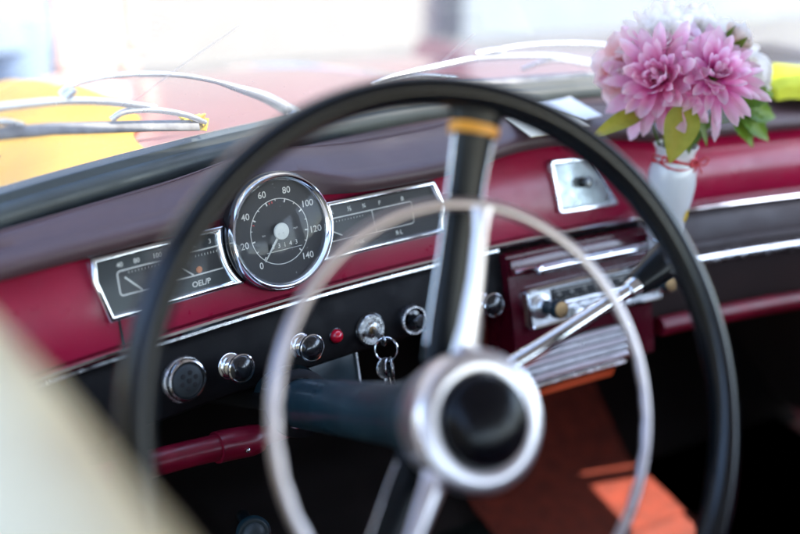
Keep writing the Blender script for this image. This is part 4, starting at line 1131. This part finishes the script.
# person in yellow standing in front of the car
PX, PY = .19, 2.20
def Q(x, y, z): return V(PX+x, PY+y, gz+z)
per = thing('person', 'person in a pale pink dress with bare arms holding a white bag', 'person', (PX, PY, gz))
vs = [Q(0, 0, .92), Q(0, .0, 1.08), Q(0, .01, 1.25), Q(0, .02, 1.38), Q(0, .01, 1.45), Q(0, -.005, 1.52), Q(0, -.015, 1.60),
      Q(-.09, 0, .88), Q(-.095, -.01, .50), Q(-.10, .01, .09), Q(-.10, -.11, .03), Q(.09, 0, .88), Q(.095, -.01, .50), Q(.10, .01, .09), Q(.11, -.11, .03),
      Q(-.16, .02, 1.37), Q(-.21, .01, 1.12), Q(-.15, -.14, .93), Q(-.09, -.20, .90), Q(.16, .02, 1.37), Q(.215, .02, 1.10), Q(.205, -.05, .86), Q(.19, -.09, .72)]
ed = [(0,1),(1,2),(2,3),(3,4),(4,5),(5,6),(0,7),(7,8),(8,9),(9,10),(0,11),(11,12),(12,13),(13,14),(3,15),(15,16),(16,17),(17,18),(3,19),(19,20),(20,21),(21,22)]
ra = [(.15,.10),(.13,.09),(.145,.10),(.11,.08),.045,(.065,.075),(.075,.09), .085,.055,.038,.035,.085,.055,.038,.035, .05,.038,.030,.024,.05,.038,.030,.024]
bm = skin_mesh(vs, ed, ra, 2)
# fingers
for hx, hy, hz, sx in ((-.09, -.20, .90, 1), (.19, -.09, .70, -1)):
    for k in range(4):
        b0 = Q(hx+sx*.010, hy-.008, hz+.018-.013*k); tube(bm, spline([b0, b0+V(sx*.028, -.016, -.002), b0+V(sx*.050, -.006, -.004), b0+V(sx*.056, .012, -.005)], 4), lambda s: .0085-.002*s, 8)
    b0 = Q(hx, hy+.008, hz+.024); tube(bm, spline([b0, b0+V(sx*.014, .012, .018), b0+V(sx*.032, .020, .020)], 4), lambda s: .0095-.002*s, 8)
# nose, ears
tube(bm, [Q(0, -.090, 1.565), Q(0, -.112, 1.535), Q(0, -.095, 1.528)], lambda s: .010, 8)
for sx in (-1, 1): tube(bm, [Q(sx*.072, 0, 1.57), Q(sx*.080, .004, 1.545), Q(sx*.074, .0, 1.52)], .010, 8)
pb = obj('body', bm, M['skin'], per)
for sx in (-1, 1):
    bm = BM(); lathe(bm, [(.010, 0), (.007, .004), (0, .006)], Q(sx*.030, -.088, 1.565), V(1, 0, 0), V(0, 0, 1), V(0, -1, 0), 12); obj('eye', bm, M['eye'], pb)

bm = BM(); rows = []
prof = [(.40, .205, .165), (.60, .185, .155), (.80, .165, .145), (.95, .165, .135), (1.08, .150, .112), (1.22, .162, .122), (1.32, .165, .112), (1.39, .140, .090), (1.425, .075, .065)]
for z, rx, ry in prof:
    rows.append([Q((rx+.010*(1.3-z)*math.sin(9*a))*math.cos(a), .01+(ry+.010*(1.3-z)*math.sin(9*a))*math.sin(a), z) for a in (2*PI*k/54 for k in range(54))])
loft(bm, rows, closed=True); obj('dress', bm, M['pdress'], per)
bm = BM(); rows = []
for z, r_ in ((1.50, .080), (1.56, .094), (1.62, .096), (1.67, .076), (1.695, .03)): rows.append([Q(r_*.92*math.cos(a), .018+r_*1.02*math.sin(a)*(1 if math.sin(a) > 0 else .55 if z < 1.62 else .95), z) for a in (2*PI*k/24 for k in range(24))])
loft(bm, rows, closed=True, cap=True); obj('hair', bm, M['hair'], per)
for sx in (-1, 1):
    bm = BM(); box(bm, Q(sx*.105, -.06, .035), (.085, .24, .07), None, .02, 3); obj('shoe', bm, M['shoe'], per)
bg = thing('handbag', 'white shoulder bag held in front of the yellow dress', 'bag', (PX-.075, PY-.24, gz+.72))
bm = BM(); box(bm, Q(-.075, -.235, .770), (.15, .06, .10), None, .02, 3); obj('bag_body', bm, M['wbag'], bg)
bm = BM(); tube(bm, spline([Q(-.13, -.235, .82), Q(-.12, -.23, .87), Q(-.08, -.225, .90), Q(-.03, -.23, .87), Q(-.02, -.235, .82)], 6), .007, 8); obj('bag_handle', bm, M['shoe'], bg)
# second person, blue clothes, just in view at the left edge
PX2, PY2 = -.06, 1.98
def Q2(x, y, z): return V(PX2+x, PY2+y, gz+z)
per2 = thing('person', 'person in blue denim standing at the far left edge', 'person', (PX2, PY2, gz))
bm = skin_mesh([Q2(*(v - V(PX, PY, gz))) for v in vs], ed, ra, 2)
for hx, hy, hz, sx in ((-.09, -.20, .90, 1), (.19, -.09, .70, -1)):
    for k in range(4):
        b0 = Q2(hx+sx*.010, hy-.008, hz+.018-.013*k); tube(bm, spline([b0, b0+V(sx*.028, -.016, -.002), b0+V(sx*.050, -.006, -.004), b0+V(sx*.056, .012, -.005)], 4), lambda s: .0085-.002*s, 8)
    b0 = Q2(hx, hy+.008, hz+.024); tube(bm, spline([b0, b0+V(sx*.014, .012, .018), b0+V(sx*.032, .020, .020)], 4), lambda s: .0095-.002*s, 8)
tube(bm, [Q2(0, -.090, 1.565), Q2(0, -.112, 1.535), Q2(0, -.095, 1.528)], lambda s: .010, 8)
obj('body', bm, M['skin'], per2)
bm = BM()
for sx in (-1, 1):
    rows = [[Q2(sx*.098+r_*math.cos(a)*1.0, .0+r_*math.sin(a), z) for a in (2*PI*k/24 for k in range(24))] for z, r_ in ((.07, .062), (.3, .066), (.5, .074), (.75, .092), (.88, .102))]
    loft(bm, rows, closed=True, cap=True)
rows = [[Q2(rx*math.cos(a), .01+ry*math.sin(a), z) for a in (2*PI*k/30 for k in range(30))] for z, rx, ry in ((.80, .195, .125), (.92, .185, .130), (1.03, .160, .115))]
loft(bm, rows, closed=True, cap=True); obj('trousers', bm, M['denim'], per2)
bm = BM(); rows = [[Q2(rx*math.cos(a), .01+ry*math.sin(a), z) for a in (2*PI*k/30 for k in range(30))] for z, rx, ry in ((.97, .178, .128), (1.1, .165, .120), (1.25, .175, .128), (1.35, .165, .112), (1.41, .12, .085), (1.43, .07, .06))]
loft(bm, rows, closed=True); obj('shirt', bm, M['denim'], per2)
bm = BM(); rows = []
for z, r_ in ((1.54, .086), (1.58, .094), (1.63, .094), (1.67, .074), (1.69, .03)): rows.append([Q2(r_*.9*math.cos(a), .018+r_*1.0*math.sin(a)*(1 if math.sin(a) > 0 else .6), z) for a in (2*PI*k/24 for k in range(24))])
loft(bm, rows, closed=True, cap=True); obj('hair', bm, M['hair'], per2)

# houses across the square
def house(name, label, x0, x1, y, h, mat, wins, door, depth=5):
    hs = thing(name, label, 'house', ((x0+x1)/2, y, gz))
    bm = BM(); box(bm, V((x0+x1)/2, y+depth/2, gz+h/2), (x1-x0, depth, h)); obj('wall', bm, mat, hs)
    bm = BM(); loft(bm, [[V(x, y-.3, gz+h), V(x, y+depth/2, gz+h+1.6), V(x, y+depth+.3, gz+h)] for x in (x0-.002, x1+.002)]); bmesh.ops.solidify(bm, geom=bm.faces[:], thickness=.15); obj('roof', bm, M['tile'], hs)
    for wx, wz in wins:
        bm = BM(); box(bm, V(wx, y-.02, gz+wz), (1.1, .10, 1.4), None, .01); w = obj('window', bm, M['render_white'], hs)
        bm = BM(); box(bm, V(wx-.25, y-.075, gz+wz), (.42, .02, 1.2)); box(bm, V(wx+.25, y-.075, gz+wz), (.42, .02, 1.2)); obj('pane', bm, M['pane'], w)
        bm = BM(); box(bm, V(wx, y-.09, gz+wz-.75), (1.3, .16, .08), None, .01); obj('sill', bm, M['render_white'], w)
    if door is not None:
        bm = BM(); box(bm, V(door, y-.03, gz+1.08), (1.0, .10, 2.1), None, .01); dd = obj('door', bm, M['wood_dark'], hs)
        bm = BM(); tube(bm, [V(door+.36, y-.09, gz+1.05), V(door+.36, y-.13, gz+1.05), V(door+.26, y-.13, gz+1.05)], .012, 8); obj('handle', bm, M['old_chrome'], dd)
    return hs
house('white_house', 'white rendered house front across the square, left of the grey gap', -7, 3.19, 5.2, 5.5, M['render_white'], ((-5.6, 1.9), (-2.2, 4.3), (-5.6, 4.3)), -4.0)
house('pale_house', 'pale blue white house front right of the grey gap', 3.66, 16, 5.4, 5.5, M['render_blue'], ((6.5, 1.9), (9, 1.9), (12, 1.9), (6.5, 4.1), (9, 4.1), (12, 4.1)), 14.0)
bm = BM(); box(bm, V(3.43, 5.75, gz+2.2), (.66, .3, 4.4)); w_ = obj('gap_wall', bm, M['stone_grey'], label='dark grey wall closing the gap between the two pale houses', cat='wall')

# lime pouch lying on the dashboard top
bm = BM(); rows = []
pt_, pu_, pn_ = V(.90, -.43, 0).normalized(), V(0, 0, 1), V(.43, .90, 0).normalized()
pc_ = V(.700, .022, .062)
for k, (y_, hz) in enumerate(((-.004, .004), (0, .014), (.002, .0215), (.006, .0245), (.030, .031), (.052, .036), (.072, .034), (.078, .022), (.078, .002))):
    rows.append([pc_ + pt_*x_ + pn_*(y_+.002*math.sin(x_*60)) + pu_*(hz*(.55+.45*min(1, (x_+.004)/.016, (.154-x_)/.02)) + .0012*math.sin(x_*90+k)) for x_ in frange(-.001, .150, 18)])
vr = loft(bm, rows); 
bm.faces.new([v for v in [r[0] for r in vr]]); bm.faces.new([v for v in [r[-1] for r in vr]])
bm.faces.new([v for v in vr[0]] + [v for v in reversed(vr[-1])])
obj('fabric_pouch', bm, M['lime'], label='lime yellow pouch lying on the dashboard top at the right, beside the flowers', cat='pouch')

# ============================================================ CAMERA, LIGHT
sc = bpy.context.scene
cam = bpy.data.cameras.new('camera'); co_ = bpy.data.objects.new('camera', cam); C.objects.link(co_)
yaw, pitch, roll = .5104, .4113, .0243
f = V(math.sin(yaw)*math.cos(pitch), math.cos(yaw)*math.cos(pitch), -math.sin(pitch))
r = f.cross(V(0, 0, 1)).normalized(); uu = r.cross(f)
r2 = r*math.cos(roll)+uu*math.sin(roll); u2 = -r*math.sin(roll)+uu*math.cos(roll)
mw = Matrix((r2, u2, -f)).transposed().to_4x4(); mw.translation = CAMP + OFF
co_.matrix_world = mw
cam.sensor_width = 36; cam.lens = 36*943.98/800; cam.clip_start = .01; cam.clip_end = 500
cam.dof.use_dof = True; cam.dof.focus_distance = .905; cam.dof.aperture_fstop = 1.75; cam.dof.aperture_blades = 0
sc.camera = co_

SUN = V(.38, -.48, .79).normalized()
w = bpy.data.worlds.new('World'); sc.world = w; w.use_nodes = True
nt = w.node_tree; bgd = nt.nodes['Background']; sky = nt.nodes.new('ShaderNodeTexSky'); sky.sky_type = 'NISHITA'; sky.sun_disc = False
sky.sun_elevation = math.asin(SUN.z); sky.sun_rotation = math.atan2(SUN.x, SUN.y)
nt.links.new(sky.outputs[0], bgd.inputs[0]); bgd.inputs[1].default_value = .15
sl = bpy.data.lights.new('sun', 'SUN'); sl.energy = 2.0; sl.angle = R(.5); sl.color = (1, .92, .80)
so_ = bpy.data.objects.new('sun', sl); C.objects.link(so_); so_.rotation_euler = SUN.to_track_quat('Z', 'Y').to_euler()

sc.view_settings.view_transform = 'Standard'; sc.view_settings.look = 'None'; sc.view_settings.exposure = 2.85; sc.view_settings.gamma = 1
sc.render.engine = 'CYCLES'; sc.cycles.use_denoising = True
try: sc.cycles.denoiser = 'OPENIMAGEDENOISE'
except Exception: pass
sc.cycles.max_bounces = 8; sc.cycles.transparent_max_bounces = 16; sc.cycles.caustics_reflective = False; sc.cycles.caustics_refractive = False
sc.cycles.sample_clamp_indirect = 6
